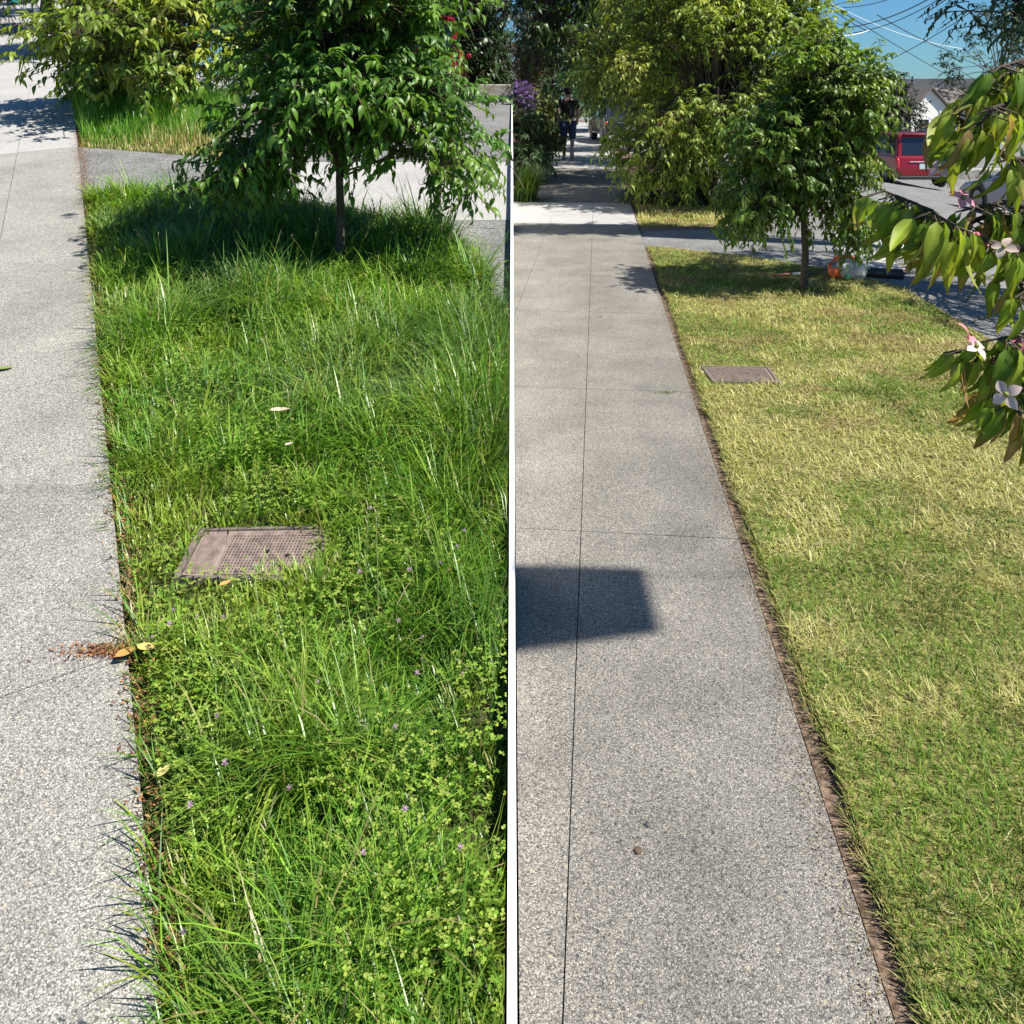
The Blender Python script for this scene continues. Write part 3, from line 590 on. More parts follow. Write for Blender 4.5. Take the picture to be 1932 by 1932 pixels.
# far trees behind the right half
for i, (x, y_, h_, r, pl_, lb) in enumerate([(1.6, 38, 4.2, 2.6, GD, 'dark tree closing the far end of the pavement'), (5.2, 40, 4.4, 2.8, GD, 'dark rounded tree behind the verge trees'), (9.4, 44, 3.6, 3.0, G1, 'green tree behind the small dark green tree'), (22.3, 52, 1.6, 1.6, [[.02, .035, .015], [.035, .045, .02]], 'dark brown green bush left of the white gabled house'),
        (38, 66, 4.5, 4.5, GD, 'large dark tree right of the white gabled house'), (31, 90, 3.0, 3.5, GB, 'bluish tree behind the dark roof'), (46, 75, 4.0, 4.5, GD, 'dark tree at the far right of the houses')]):
    tree('distant_tree', lb, 'tree', (x, y_, 0 if x < 8 else -1.9), [((x, y_, h_), (r, r, r*1.05)), ((x+.3*r, y_-.5, h_-.6*r), (r*.9, r*.9, r*.7))], .3, pl_, 70, 12, 7, .15, 1, .4, 90+i, lambda p: p[0] < .1, hi=False, group='far trees', sl=.7, cr=.6, m=M_leafdull)

# ------------------------------------------------------------------ dogwood branch close on the right
def dog_template():
    st = np.linspace(0, 1, 8); v, f = [], []
    for i, x in enumerate(st):
        w_ = .185*math.sin(math.pi*min(1, x**.75))**.9*(1-.25*x)+.004 if 0 < x < 1 else .004
        z = -.42*x**2.2; rip = .022*math.sin(i*2.4)
        for s in (-1, -.5, 0, .5, 1): v.append((x, s*w_, z+.62*abs(s)*w_*(1.1 if abs(s) < 1 else .7)+rip*abs(s)*(1 if s > 0 else -1)))
    for i in range(7):
        for j in range(4): f.append((i*5+j, i*5+j+1, (i+1)*5+j+1, (i+1)*5+j))
    return np.array(v), np.array(f)
T_DOG = dog_template()
dg = np.random.default_rng(101)
dog = empty('dogwood_tree', (1.25, .2, 0), label='flowering tree with drooping yellow green leaves and pink bracts reaching in from the right', cat='tree')
DB = np.array([1.25, .2, 0])
wdm = MB(); lfm = MB()
tube(np.array([[0, 0, -.1], [0, 0, .6], [.03, -.02, 1.2], [0, .02, 1.9], [-.05, .05, 2.6]]), [.05, .045, .04, .03, .015], 10, wdm)
sprays = [  # (row of image points) start -> tip, number of leaf whorls
    [(1990, 360), (1900, 420), (1800, 455), (1730, 385), (1668, 360)],
    [(1990, 300), (1900, 300), (1830, 235), (1800, 220)],
    [(1990, 470), (1900, 465), (1820, 440), (1760, 400)],
    [(1990, 170), (1900, 140), (1850, 165), (1810, 215)],
    [(1990, 620), (1940, 560), (1915, 520)],
    [(2000, 700), (1940, 670), (1870, 665), (1815, 660)],
    [(2000, 640), (1950, 690), (1900, 715), (1870, 745)],
    [(2020, 560), (1960, 520), (1925, 560)],
    [(2000, 120), (1940, 110), (1890, 125)],
    [(2000, 200), (1920, 190), (1870, 205), (1830, 260)],
    [(1990, 440), (1880, 400), (1780, 440), (1720, 430)],
    [(1995, 400), (1900, 380), (1840, 390)],
    [(1990, 720), (1930, 720), (1905, 760)],
    [(1990, 650), (1940, 630), (1880, 640)],
]
LP, LD, LU, LS, LC = [], [], [], [], []
dpal = np.array([[.23, .34, .04], [.3, .38, .05], [.14, .23, .03], [.35, .38, .09], [.36, .24, .11]])
tips = []
def dog_leaf(p, d, s, c): LP.append(p); LD.append(d); LU.append(norm(np.array([.35, -.35, .9])+dg.normal(0, .4, 3))); LS.append(s); LC.append(c)
for si, sp in enumerate(sprays):
    dep = .77+dg.uniform(-.03, .03)
    pts = np.array([PX(px, rw, dep+.015*i*dg.uniform(-1, 1)) for i, (px, rw) in enumerate(sp)])
    st = DB+np.array([0, 0, pts[0][2]-.1]); tube(np.vstack([st, pts])-DB, [.006]+list(np.linspace(.0034, .001, len(pts))), 6, wdm)
    seg = np.linalg.norm(np.diff(pts, axis=0), axis=1); tot = seg.sum(); cum = np.concatenate([[0], np.cumsum(seg)])
    nw = max(4, int(tot/.0082))
    for t in np.linspace(.05, 1, nw):
        p = np.array([np.interp(t*tot, cum, pts[:, k]) for k in range(3)])
        if CX+p[0]/p[1]*F > 1950: continue
        tg = pts[-1]-pts[0]; tg = tg/np.linalg.norm(tg)
        for q in range(3 if t < .98 else 5):
            aa = dg.uniform(0, 6.28); d = np.array([math.cos(aa)*.55, math.sin(aa)*.45, -1.35+dg.normal(0, .3)])+tg*.25
            off = np.array([math.cos(aa)*.016, math.sin(aa)*.016, -.006]); tube([p-DB, p+off-DB], [.001, .0008], 3, wdm)
            dog_leaf(p+off, d, .0355*dg.uniform(.5, 1.3), dpal[dg.choice(5, p=[.32, .28, .2, .12, .08])]*dg.uniform(.8, 1.2))
LP, LD, LU, LS, LC = map(np.array, (LP, LD, LU, LS, LC))
v, f = T_DOG; N = len(LP)
place(T_DOG, LP-DB, LD, LU, LS, LC, lfm)
cc_ = lfm.c[-1].reshape(N, len(v), 3); tipw = np.clip((v[:, 0]-.6)/.4, 0, 1)[None, :, None]*dg.uniform(0, .7, (N, 1, 1))
sabs = np.abs(np.tile(np.array([-1, -.5, 0, .5, 1]), 8))[None, :, None]; cc_ = cc_*np.where(sabs == 0, 1.35, np.where(sabs == .5, .92+.16*np.tile(np.repeat([0, 1]*4, 5), 1)[None, :, None], .9))
lfm.c[-1] = (cc_*(1-tipw)+np.array([.3, .09, .05])*tipw).reshape(-1, 3)
wdm.build('trunk', M_bark, dog, smooth=True); lfm.build('foliage', M_dog, dog, smooth=True)
def bract(px, row, dep, size, col, tilt):
    dep *= .665; size *= .6; c0 = np.array(PX(px, row, dep)); mb = MB(); ax = norm(np.array([dg.normal(0, .5), -.45, tilt+.25])); a = norm(np.cross(ax, [0, 0, 1.])); b_ = np.cross(ax, a)
    st = [(0, .03), (.2, .2), (.45, .34), (.7, .29), (.9, .12), (1, .01)]
    ph = dg.uniform(0, 1.5)
    for k in range(4):
        th = ph+k*math.pi/2; d = math.cos(th)*a+math.sin(th)*b_; s = np.cross(ax, d); vv = []
        for x, w_ in st:
            for e in (-1, 0, 1): vv.append(c0-DB+size*.72*(x*d+e*w_*s+ax*(.28*x-.35*x*x+.3*abs(e)*w_)))
        fs = [(i*3+j, i*3+j+1, i*3+j+4, i*3+j+3) for i in range(5) for j in range(2)]
        cv = np.tile(col, (len(vv), 1))*dg.uniform(.9, 1.1)
        mb.add(vv, fs, np.clip(cv, 0, .9))
    bm = bmesh.new(); bmesh.ops.create_icosphere(bm, subdivisions=1, radius=size*.13); bmesh.ops.translate(bm, vec=Vector(c0+ax*.002-DB), verts=bm.verts)
    vv = [x.co[:] for x in bm.verts]; bm.verts.index_update(); mb.add(vv, [[x.index for x in f_.verts] for f_ in bm.faces], np.tile([.3, .33, .08], (len(vv), 1))); bm.free()
    mb.build('flower', M_petal, dog, smooth=True)
PK, WH = [.78, .3, .36], [.8, .62, .58]
for a in [(1828, 632, 1.1, .03, PK, .5), (1840, 655, 1.09, .028, WH, .3), (1925, 655, 1.12, .032, [.75, .22, .33], .6), (1900, 745, 1.08, .032, WH, .1), (1892, 232, 1.12, .038, WH, .4),
          (1775, 318, 1.1, .028, [.8, .5, .5], .6), (1815, 375, 1.1, .028, PK, .2), (1855, 450, 1.14, .026, [.7, .2, .28], .5), (1895, 468, 1.1, .028, WH, .5)]: bract(*a)

# ------------------------------------------------------------------ covers in the turf
M_rim_iron = mat('cover_rim', (.14, .11, .095), .8, noise=(60, .3))
def cover(name, label, pts, m, ribs, z, diag=False):
    P = [Vector(p) for p in pts]; root = empty(name, P[0], label=label, cat='cover'); o = P[0]
    mb = MB(); prism([(p-o)+Vector((0, 0, z)) for p in P], .05, mb); mb.build('lid', m, root)
    mb = MB()
    def uv(a, b): return (P[0]*(1-a)+P[1]*a)*(1-b)+(P[3]*(1-a)+P[2]*a)*b-o+Vector((0, 0, z+.0005))
    def strip(a0, b0, a1, b1, w_):
        p, q = uv(a0, b0), uv(a1, b1); d = (q-p).normalized(); s = Vector((-d.y, d.x, 0))*w_
        v_ = [p-s, p+s, q+s, q-s]; vt = [x+Vector((0, 0, .004)) for x in v_]
        sh = [x*.75+(p+q)/2*.25*0+x*.25 for x in vt]
        mb.add([x[:] for x in v_]+[x[:] for x in sh], [(4, 5, 6, 7), (0, 4, 7, 3), (1, 2, 6, 5), (0, 1, 5, 4), (3, 7, 6, 2)])
    if diag:
        for i in range(ribs): strip(.26+.72*i/ribs, .04, .26+.72*i/ribs, .96, .0022)
        for i in range(int(ribs*.6)): strip(.26, .04+.92*i/(ribs*.6), .98, .04+.92*i/(ribs*.6), .0018)
        for i in range(8): strip(.03+.2*i/8, .05, .03+.2*i/8, .95, .0016)
    else:
        for i in range(ribs): strip(.02+.96*(i+.5)/ribs, .03, .02+.96*(i+.5)/ribs, .97, .0035)
    mb.build('ridges', m, root)
    mb = MB(); e = .016
    ctr = (P[0]+P[1]+P[2]+P[3])/4
    out_ = [p+(p-ctr).normalized()*e*1.4 for p in P]; inn = [p+(p-ctr).normalized()*.004 for p in P]
    for i in range(4):
        q_ = [out_[i], out_[(i+1) % 4], inn[(i+1) % 4], inn[i]]; prism([(p-o)+Vector((0, 0, z+.004)) for p in q_], .05, mb)
    mb.build('rim', M_rim_iron, root)
    for a_, b_ in ((.6, .5), (.78, .42)):
        c_ = uv(a_, b_)+Vector((0, 0, .0045)); mb = MB(); mb.addbm(cyl(c_, c_+Vector((0, 0, .0012)), .007, seg=14)); mb.build('lift_hole', M_black, root)
    return root
cp = [Vector((x, y_, zL(y_))) for x, y_ in [(-.85, 2.19), (-.53, 2.18), (-.515, 2.365), (-.85, 2.355)]]
cover('utility_cover', 'rusty square utility lid with fine tread sunk in the long grass', cp, M_rust, 26, -.018, True)
cp = [PR(1352, 727), PR(1462, 727), PR(1446, 703), PR(1333, 699)]
cp = [Vector((1.04, 4.345, 0)), Vector((1.345, 4.33, 0)), Vector((1.36, 4.56, 0)), Vector((1.035, 4.575, 0))]
cover('utility_cover', 'ribbed brown utility lid set in the mown lawn near the pavement', cp, M_rust, 24, .012)

# ------------------------------------------------------------------ weeds, litter, small flowers
def clover(poly, n, seed, zf, mod, size=.011):
    g = np.random.default_rng(seed); P = scatter(poly, n, 1.3, 1.2, seed); x, y = P[:, 0], P[:, 1]
    k = (fbm(x, y, 4.5, 121)+.3*(g.random(n)-.5) > .56) | (np.hypot(x-cc[0], y-cc[1]-.17) < .15); k &= ~coverL(x, y, .175, .1); x, y = x[k], y[k]; N = len(x)
    st = [(0, .02), (.35, .3), (.75, .42), (1, .2)]; v, f = [], []
    for i, (a, w_) in enumerate(st): v += [(a, -w_, .25*w_), (a, 0, 0), (a, w_, .25*w_)]
    for i in range(3): f += [(i*3, i*3+1, i*3+4, i*3+3), (i*3+1, i*3+2, i*3+5, i*3+4)]
    mb = MB(); d2 = (x-xeL(y))*.88; hh = g.uniform(.02, .1, N)*np.clip(.4+d2*2.5, .4, 1)
    hh *= np.where(np.hypot(x-cc[0], y-cc[1]) < .33, .4, 1)
    ph = g.uniform(0, 6.28, N); c = np.array([[.17, .31, .035], [.25, .38, .05], [.34, .42, .08]])[g.integers(0, 3, N)]*g.uniform(.8, 1.2, N)[:, None]
    for q in range(3):
        th = ph+q*2.09; d = np.stack([np.cos(th), np.sin(th), g.normal(.05, .2, N)], 1); up = np.stack([g.normal(0, .2, N), g.normal(0, .2, N), np.ones(N)], 1)
        place((np.array(v), np.array(f)), np.stack([x, y, zf(y)+hh], 1), d, up, np.full(N, size)*g.uniform(.7, 1.4, N), c, mb, mod)
    return mb
tag(clover(lawnL, 20000, 123, zL, noxpos, .0062).build('clover_leaves', M_grass), 'patches of small three lobed weed leaves among the long grass', 'weeds', kind='stuff')
g = np.random.default_rng(131); pos = scatter(lawnL, 90, 1.3, 1.2, 132); pos = pos[(pos[:, 1] < 2.3)][:36]
fl = MB(); vv = []
for k in range(14):
    a = k*2.4; r_ = .003+.0025*(k % 3); blades(np.array([[0, 0, 0.]]), np.array([.008]), np.array([.0034]), np.array([a]), np.array([.3+.09*k]), np.array([.1]), np.array([[.5, .3, .45]]), np.array([[.62, .42, .58]]), 1, None, 1, fl)
f0 = fl.build('clover_flower', M_petal)
fls = [f0]+[f0.copy() for _ in pos[1:]]
for i, (o, p) in enumerate(zip(fls, pos)):
    if i: COL.objects.link(o)
    o.location = (min(p[0], -.03), p[1], zL(p[1])+g.uniform(.07, .13)); o.rotation_euler = (g.normal(0, .4), g.normal(0, .4), g.uniform(0, 6)); o.scale = (1, 1, 1)
    tag(o, 'tiny pale pink clover flower among the long grass', 'flower', 'pink clover flowers')
# reddish litter along the left pavement edge and in its joint
def litter(x, y, zf, n, seed, pal_, size=.006, wsc=1.0):
    g = np.random.default_rng(seed); mb = MB(); d = norm(g.normal(size=(n, 3))*np.array([1, 1, .25])); up = norm(g.normal(0, .4, (n, 3))+np.array([0, 0, 1.]))
    c = np.array(pal_)[g.integers(0, len(pal_), n)]*g.uniform(.7, 1.25, n)[:, None]
    place(T_LO, np.stack([x, y, zf(y)+g.uniform(.002, .008, n)], 1), d, up, size*g.uniform(.5, 1.6, n), c, mb, wsc=wsc); return mb
n = 7000; y = np.where(g.random(n) < .25, g.uniform(5.5, 7.4, n), 1.0+(7.6-1.0)*g.random(n)**1.6); x = xeL(y)+g.normal(.012, .016, n)*(1+.15*y)
LPAL = [[.24, .1, .05], [.16, .07, .04], [.34, .2, .09], [.1, .05, .03], [.4, .18, .06]]
tag(litter(x, y, zL, n, 133, LPAL, .008).build('leaf_litter', M_litter), 'reddish brown leaf litter along the left pavement edge', 'litter', kind='stuff')
n = 500; yj = rowL(1230); x = xeL(yj)-np.abs(g.normal(0, .07, n)); y = yj-(x-xeL(yj))*-.25*.0+g.normal(0, .010, n)+(xeL(yj)-x)*-.53*.0
tag(litter(x, y, zL, n, 134, LPAL, .008).build('joint_litter', M_litter), 'reddish debris filling the slab joint at the left pavement edge', 'litter', kind='stuff')
n = 5000; y = .95+(8.2-.95)*g.random(n)**1.7; x = xeR(y)-np.abs(g.normal(0, .03, n))*(.3+1.2*vn(y, y*0, 2.2, 14))
tag(litter(x, y, lambda q: 0*q, n, 135, [[.2, .14, .1], [.14, .1, .07], [.28, .21, .15], [.3, .27, .12]], .005).build('soil_crumbs', M_litter), 'brown soil crumbs scattered along the right pavement edge', 'litter', kind='stuff')
def tuft(name, label, cx_, cy_, zf, sx, n, h_, seed, grp):
    g = np.random.default_rng(seed); x = cx_+g.normal(0, sx, n); y = cy_+g.normal(0, .006, n)
    c = np.array([[.1, .18, .03], [.3, .3, .1], [.16, .22, .05]])[g.integers(0, 3, n)]
    mb = blades(np.stack([x-cx_, y-cy_, np.zeros(n)], 1), h_*g.uniform(.6, 1.3, n), np.full(n, .003), g.uniform(0, 6.28, n), np.abs(g.normal(.7, .3, n)), g.normal(.5, .2, n), c*.8, c, 3)
    o = mb.build(name, M_grass); o.location = (cx_, cy_, zf(cy_)-.005); tag(o, label, 'weed', grp); return o
tuft('weed_tuft', 'weed tuft rooted in the slab joint at the left pavement edge', -.845, rowL(1222), zL, .035, 150, .035, 141, 'weeds in the slab joints')
tuft('weed_tuft', 'flat weed tuft in the right pavement joint near the lawn', PR(1255, 742).x, PR(1255, 741).y, lambda y: 0, .032, 110, .022, 142, 'weeds in the slab joints')
tuft('weed_tuft', 'small weed in the far slab joint of the right pavement', PR(1132, 598).x, PR(1132, 598).y, lambda y: 0, .015, 40, .02, 143, 'weeds in the slab joints')
def fallen_leaf(p, size, col, label, rz=0, curl=.4):
    v, f = [], []
    for i, x in enumerate(np.linspace(0, 1, 7)):
        w_ = .3*math.sin(math.pi*x)**.8+.004
        for s in (-1, 0, 1): v.append(((x-.5)*size, s*w_*size, size*(curl*.5*abs(s)*w_+curl*.6*(x-.5)**2)+.004+size*.02*math.sin(5*x+s)))
    for i in range(6): f += [(i*3, i*3+1, i*3+4, i*3+3), (i*3+1, i*3+2, i*3+5, i*3+4)]
    mb = MB(); mb.add(v, f, np.tile(col, (len(v), 1))); o = mb.build('fallen_leaf', M_litter, smooth=True); o.location = p; o.rotation_euler = (0, 0, rz)
    return tag(o, label, 'leaf', 'fallen leaves')
p = PL(528, 838); fallen_leaf(p+Vector((0, 0, .1)), .062, [.5, .42, .3], 'curled pale dry leaf lying on the long grass', .2, 1.0)
p = PL(545, 885); fallen_leaf(p+Vector((0, 0, .07)), .03, [.42, .38, .32], 'small grey dry leaf below the curled pale leaf', .9, 1.0)
fallen_leaf(PL(8, 698), .06, [.2, .27, .06], 'green leaf lying on the left pavement', .3, .5)
fallen_leaf(PL(318, 1478)+Vector((-.01, 0, .02)), .035, [.62, .52, .2], 'yellow leaf at the litter edge of the left pavement', 1.3, .4)
fallen_leaf(PL(238, 1245)+Vector((0, 0, .006)), .05, [.4, .24, .07], 'brown curled leaf beside the weedy slab joint', .8, 1.2)
fallen_leaf(PL(250, 1238)+Vector((0.03, 0, .012)), .045, [.55, .42, .14], 'tan leaf tucked against the grass by the slab joint', -.2, .9)
fallen_leaf(PL(425, 1152)+Vector((0, 0, .06)), .03, [.5, .3, .1], 'orange brown leaf in the grass below the utility lid', .8, .8)
def pebble(p, r, m, label):
    bm = bmesh.new(); bmesh.ops.create_icosphere(bm, subdivisions=2, radius=r)
    for v_ in bm.verts: v_.co *= 1+.18*math.sin(v_.co.x*900+v_.co.y*700); v_.co.z *= .5
    mb = MB(); mb.addbm(bm); o = mb.build('pebble', m, smooth=True); o.location = p; return tag(o, label, 'pebble', 'stones on the pavement')
pebble(PR(1203, 1607)+Vector((0, 0, .002)), .008, mat('brown_stone', (.09, .06, .035), .8), 'brown flat stone on the right pavement')
pebble(PR(1222, 1557)+Vector((0, 0, .002)), .006, mat('grey_stone', (.06, .065, .08), .6), 'small dark stone above the brown stone')

# ------------------------------------------------------------------ garden tools behind the small tree
bl = empty('leaf_blower', PR(1600, 528), rz=R(-3), label='leaf blower with orange handle, pale body and thick dark nozzle lying at the lawn edge', cat='garden tool')
mb = MB(); mb.addbm(bbox((.2, .16, .13), (.02, 0, .085), .04, seg=3)); mb.addbm(cyl((.06, -.06, .08), (.06, .07, .08), .075, seg=20, bev=.01)); mb.build('housing', M_offwhite, bl, smooth=True)
mb = MB(); tube([(-.12, 0, .05), (-.15, 0, .11), (-.1, 0, .17), (0, 0, .19), (.08, 0, .165)], [.014, .017, .017, .017, .014], 10, mb); mb.addbm(bbox((.1, .1, .07), (-.1, 0, .06), .02)); mb.build('handle', M_orange, bl, smooth=True)
mb = MB(); tube([(.1, 0, .07), (.2, 0, .06), (.3, -.005, .055), (.42, -.01, .05)], [.038, .042, .042, .042], 18, mb); mb.addbm(cyl((.415, -.01, .05), (.422, -.01, .05), .0415, seg=18)); mb.build('nozzle', M_black, bl, smooth=True)
mb = MB(); mb.addbm(bbox((.04, .05, .05), (-.03, -.06, .04), .012)); mb.build('fuel_cap', mat('green_cap', (.05, .25, .12), .4), bl)
tl = empty('hand_tool', PR(1455, 524), rz=R(4), label='long handled garden tool with red brown grip lying behind the small tree trunk', cat='garden tool')
mb = MB(); tube([(0, 0, .02), (.1, 0, .024), (.17, 0, .026)], [.009, .012, .011], 10, mb); mb.build('grip', M_redbrown, tl, smooth=True)
mb = MB(); tube([(.17, 0, .026), (.28, 0, .03)], [.014, .014], 12, mb); mb.build('sleeve', M_offwhite, tl, smooth=True)
mb = MB(); mb.addbm(bbox((.2, .025, .006), (.38, 0, .034), .002, Matrix.Rotation(R(-3), 3, 'Y'))); mb.build('blade', mat('dark_steel', (.06, .05, .05), .5, metal=.6), tl)

# ------------------------------------------------------------------ cars
def car(name, label, loc, rz, paint, L, W, Hh, suv=True, group='parked cars'):
    root = empty(name, loc, rz, label=label, cat='car', group=group)
    k = L/4.7; zb = 1.05 if suv else .88
    prof = [(.04, .34), (0, .42), (0, .66), (.05, zb-.16), (.08, zb), (3.2, zb-.01), (3.45, zb-.03), (4.4, zb-.16), (4.62, zb-.32), (4.7, .5), (4.62, .3)] if suv else \
           [(.06, .3), (0, .42), (0, .62), (.04, zb-.12), (.12, zb), (3.1, zb-.02), (3.4, zb-.05), (4.4, zb-.22), (4.62, zb-.34), (4.7, .46), (4.6, .24)]
    prof = [(x*k, z) for x, z in prof]
    bm = bmesh.new(); n = len(prof)
    A = [bm.verts.new((x, -W/2, z)) for x, z in prof]; B = [bm.verts.new((x, W/2, z)) for x, z in prof]
    bm.faces.new(A[::-1]); bm.faces.new(B)
    for i in range(n): bm.faces.new((A[i], A[(i+1) % n], B[(i+1) % n], B[i]))
    bmesh.ops.recalc_face_normals(bm, faces=bm.faces); bmesh.ops.bevel(bm, geom=bm.edges[:], offset=.055, segments=3, affect='EDGES', profile=.6)
    mb = MB(); mb.addbm(bm)
    # greenhouse
    if suv: gh = [(.08, .16, .9), (.34, .7, .72), (2.35, 3.35, .72)]; xs = [(.08, .34), (1.3, 1.3), (2.35, 2.3), (3.38, 2.35)]
    gb = [(.09*k, W/2-.06), (3.36*k, W/2-.08)]; gt = [((.3 if suv else .75)*k, W/2-.2), ((2.3 if suv else 2.2)*k, W/2-.22)]
    z0, z1_ = zb-.03, Hh
    bm = bmesh.new(); V = []
    for (x, hw), z in ((gb[0], z0), (gb[1], z0), (gt[1], z1_), (gt[0], z1_)): V.append((bm.verts.new((x, -hw, z)), bm.verts.new((x, hw, z))))
    for f_ in ([V[0][0], V[1][0], V[2][0], V[3][0]], [V[3][1], V[2][1], V[1][1], V[0][1]], [V[3][0], V[2][0], V[2][1], V[3][1]], [V[0][1], V[0][0], V[3][0], V[3][1]], [V[1][0], V[1][1], V[2][1], V[2][0]], [V[0][0], V[0][1], V[1][1], V[1][0]]): bm.faces.new(f_)
    bmesh.ops.recalc_face_normals(bm, faces=bm.faces); Q = [[Vector(a.co) for a in pr] for pr in V]
    bmesh.ops.bevel(bm, geom=bm.edges[:], offset=.05, segments=3, affect='EDGES', profile=.6); mb.addbm(bm)
    mb.build('body', paint, root, smooth=False)
    def pane(q, a0, a1, b0, b1, nm='window', m=M_glass, off=.006, th=.004):
        c_ = lambda a, b: (q[0]*(1-a)+q[1]*a)*(1-b)+(q[3]*(1-a)+q[2]*a)*b
        P = [c_(a0, b0), c_(a1, b0), c_(a1, b1), c_(a0, b1)]; nn = (P[1]-P[0]).cross(P[3]-P[0]).normalized()
        ctr = Vector((L/2, 0, zb)); nn = nn if nn.dot((P[0]+P[2])/2-ctr) > 0 else -nn
        t_ = [p+nn*off for p in P]; u_ = [p-nn*.02 for p in P]; m_ = MB(); m_.add([x[:] for x in t_+u_], [(0, 1, 2, 3), (0, 4, 5, 1), (1, 5, 6, 2), (2, 6, 7, 3), (3, 7, 4, 0)]); return m_.build(nm, m, root)
    sideR = [Q[0][0], Q[1][0], Q[2][0], Q[3][0]]; sideL = [Q[0][1], Q[1][1], Q[2][1], Q[3][1]]
    for sd in (sideR, sideL):
        for a0, a1 in ((.07, .3), (.335, .57), (.6, .86)): pane(sd, a0, a1, .12, .86)
    pane([Q[0][1], Q[0][0], Q[3][0], Q[3][1]], .08, .92, .1, .84)
    pane([Q[1][0], Q[1][1], Q[2][1], Q[2][0]], .07, .93, .1, .9)
    for s in (-1, 1):
        m_ = MB(); m_.addbm(bbox((.16, .1, .34 if suv else .2), (.085, s*(W/2-.055), zb-.24), .03)); m_.build('taillight', M_lens, root, smooth=True)
        m_ = MB(); m_.addbm(bbox((.2, .14, .12), (3.1*k, s*(W/2+.07), zb+.04), .04, seg=3)); m_.build('mirror', paint, root, smooth=True)
        for dx in (1.25, 2.3):
            m_ = MB(); m_.addbm(bbox((.2, .035, .03), (dx*k, s*(W/2+.012), zb-.14), .01)); m_.build('door_handle', M_chrome if not suv else paint, root)
        m_ = MB(); m_.addbm(bbox((.24, .34, .1), (4.5*k, s*(W/2-.24), zb-.34), .03)); m_.build('headlight', M_chrome, root)
        if suv: m_ = MB(); m_.addbm(bbox((1.7, .04, .035), (1.35*k, s*(W/2-.3), Hh+.03), .012)); m_.build('roof_rail', M_black, root)
        for wx in (.88*k, 3.72*k):
            c0 = Vector((wx, s*(W/2-.11), .34)); wr = MB(); wr.addbm(cyl(c0-Vector((0, .1, 0)), c0+Vector((0, .115 if s > 0 else .1, 0))+Vector((0, 0 if s > 0 else -.0, 0)), .34, seg=28, bev=.03))
            wo = wr.build('wheel', M_rubber, root, smooth=False)
            rm = MB(); rm.addbm(cyl(c0+Vector((0, s*.1, 0)), c0+Vector((0, s*.122, 0)), .215, seg=20, bev=.01)); rm.build('rim', M_rim, wo)
            ar = MB(); ar.addbm(cyl(c0+Vector((0, s*.04, .02)), c0+Vector((0, s*.1135, .02)), .4, seg=28)); ar.build('wheel_arch', M_black, root)
    m_ = MB(); m_.addbm(bbox((.02, .42, .17), (-.004 if not suv else .012, 0, zb-.32), .004)); pl_ = m_.build('licence_plate', M_plate, root)
    m_ = MB(); m_.addbm(bbox((.05, W*.55, .035), (.035, 0, zb-.17), .01)); m_.build('trim_strip', M_chrome, root)
    m_ = MB(); m_.addbm(bbox((.16, W-.12, .12), (.05, 0, .36), .03)); m_.build('bumper', M_black, root)
    if suv:
        m_ = MB(); m_.addbm(bbox((.26, W*.66, .04), (.26*k, 0, Hh-.02), .015)); m_.build('spoiler', paint, root, smooth=True)
        m_ = MB(); t = np.linspace(0, 2*math.pi, 19); tube(np.stack([0*t+.02, .065*np.cos(t), zb-.08+.05*np.sin(t)], 1), np.full(19, .009), 6, m_); m_.build('emblem', M_chrome, root)
    return root
p = PX(1747, 350, 28)
car('red_car', 'red sport utility car parked on the street beyond the small tree', (p.x, 28, float(zr(np.array(p.x), 28))), R(90), M_red, 4.75, 1.92, 1.8, True)
car('parked_car', 'slate blue hatchback at the right edge behind the dogwood leaves', (10.9, 15.1, float(zr(np.array(10.9), 16))), R(87), M_blue, 4.4, 1.78, 1.47, False)
car('parked_car', 'dark car parked at the far right side of the pavement', (3.9, 27.5, 0), R(92), M_dark, 4.5, 1.8, 1.5, False)
p = PX(788, 187, 18)
car('red_car', 'red car half hidden behind the young tree in the long grass', (p.x, 18, float(zroad(0, 18))+.0), R(92), M_red, 4.75, 1.92, 1.8, True)

# ------------------------------------------------------------------ houses, wall, bins, sign
def gable(mbw, mbr, x0, x1, y0, y1_, zb, ze, zr_, ov=.3, th=.14):   # ridge runs along y
    xm = (x0+x1)/2
    v = [(x0, y0, zb), (x1, y0, zb), (x1, y1_, zb), (x0, y1_, zb), (x0, y0, ze), (x1, y0, ze), (x1, y1_, ze), (x0, y1_, ze), (xm, y0, zr_), (xm, y1_, zr_)]
    b = mbw.n; mbw.add(v, [(0, 1, 5, 4), (1, 2, 6, 5), (2, 3, 7, 6), (3, 0, 4, 7)]); mbw.f.setdefault(3, []).append(np.array([[4, 5, 8], [6, 7, 9]])+b)
    sl_ = (zr_-ze)/(xm-x0)
    for s, xe in ((-1, x0-ov), (1, x1+ov)):
        ze_ = ze-sl_*ov; vv = []
        for y in (y0-ov, y1_+ov): vv += [(xe, y, ze_+.02), (xm, y, zr_+.02), (xm, y, zr_+.02+th), (xe, y, ze_+.02+th)]
        mbr.add(vv, [(0, 1, 5, 4), (3, 7, 6, 2), (0, 3, 2, 1), (4, 5, 6, 7), (0, 4, 7, 3), (1, 2, 6, 5)])
hx, hy, hz = 28.3, 60, -2.1
hs = empty('house', (hx, hy, hz), rz=R(14), label='small white gabled house with brown shingle roof beyond the red car', cat='house', group='houses')
w_, r_ = MB(), MB(); gable(w_, r_, -.2, 2.9, 0, 3, 0, 2.9, 4.35); gable(w_, r_, -2.2, -.3, .6, 3, 0, 2.45, 3.3, .2)
w_.build('wall', M_siding, hs); ro = r_.build('roof', M_roof, hs)
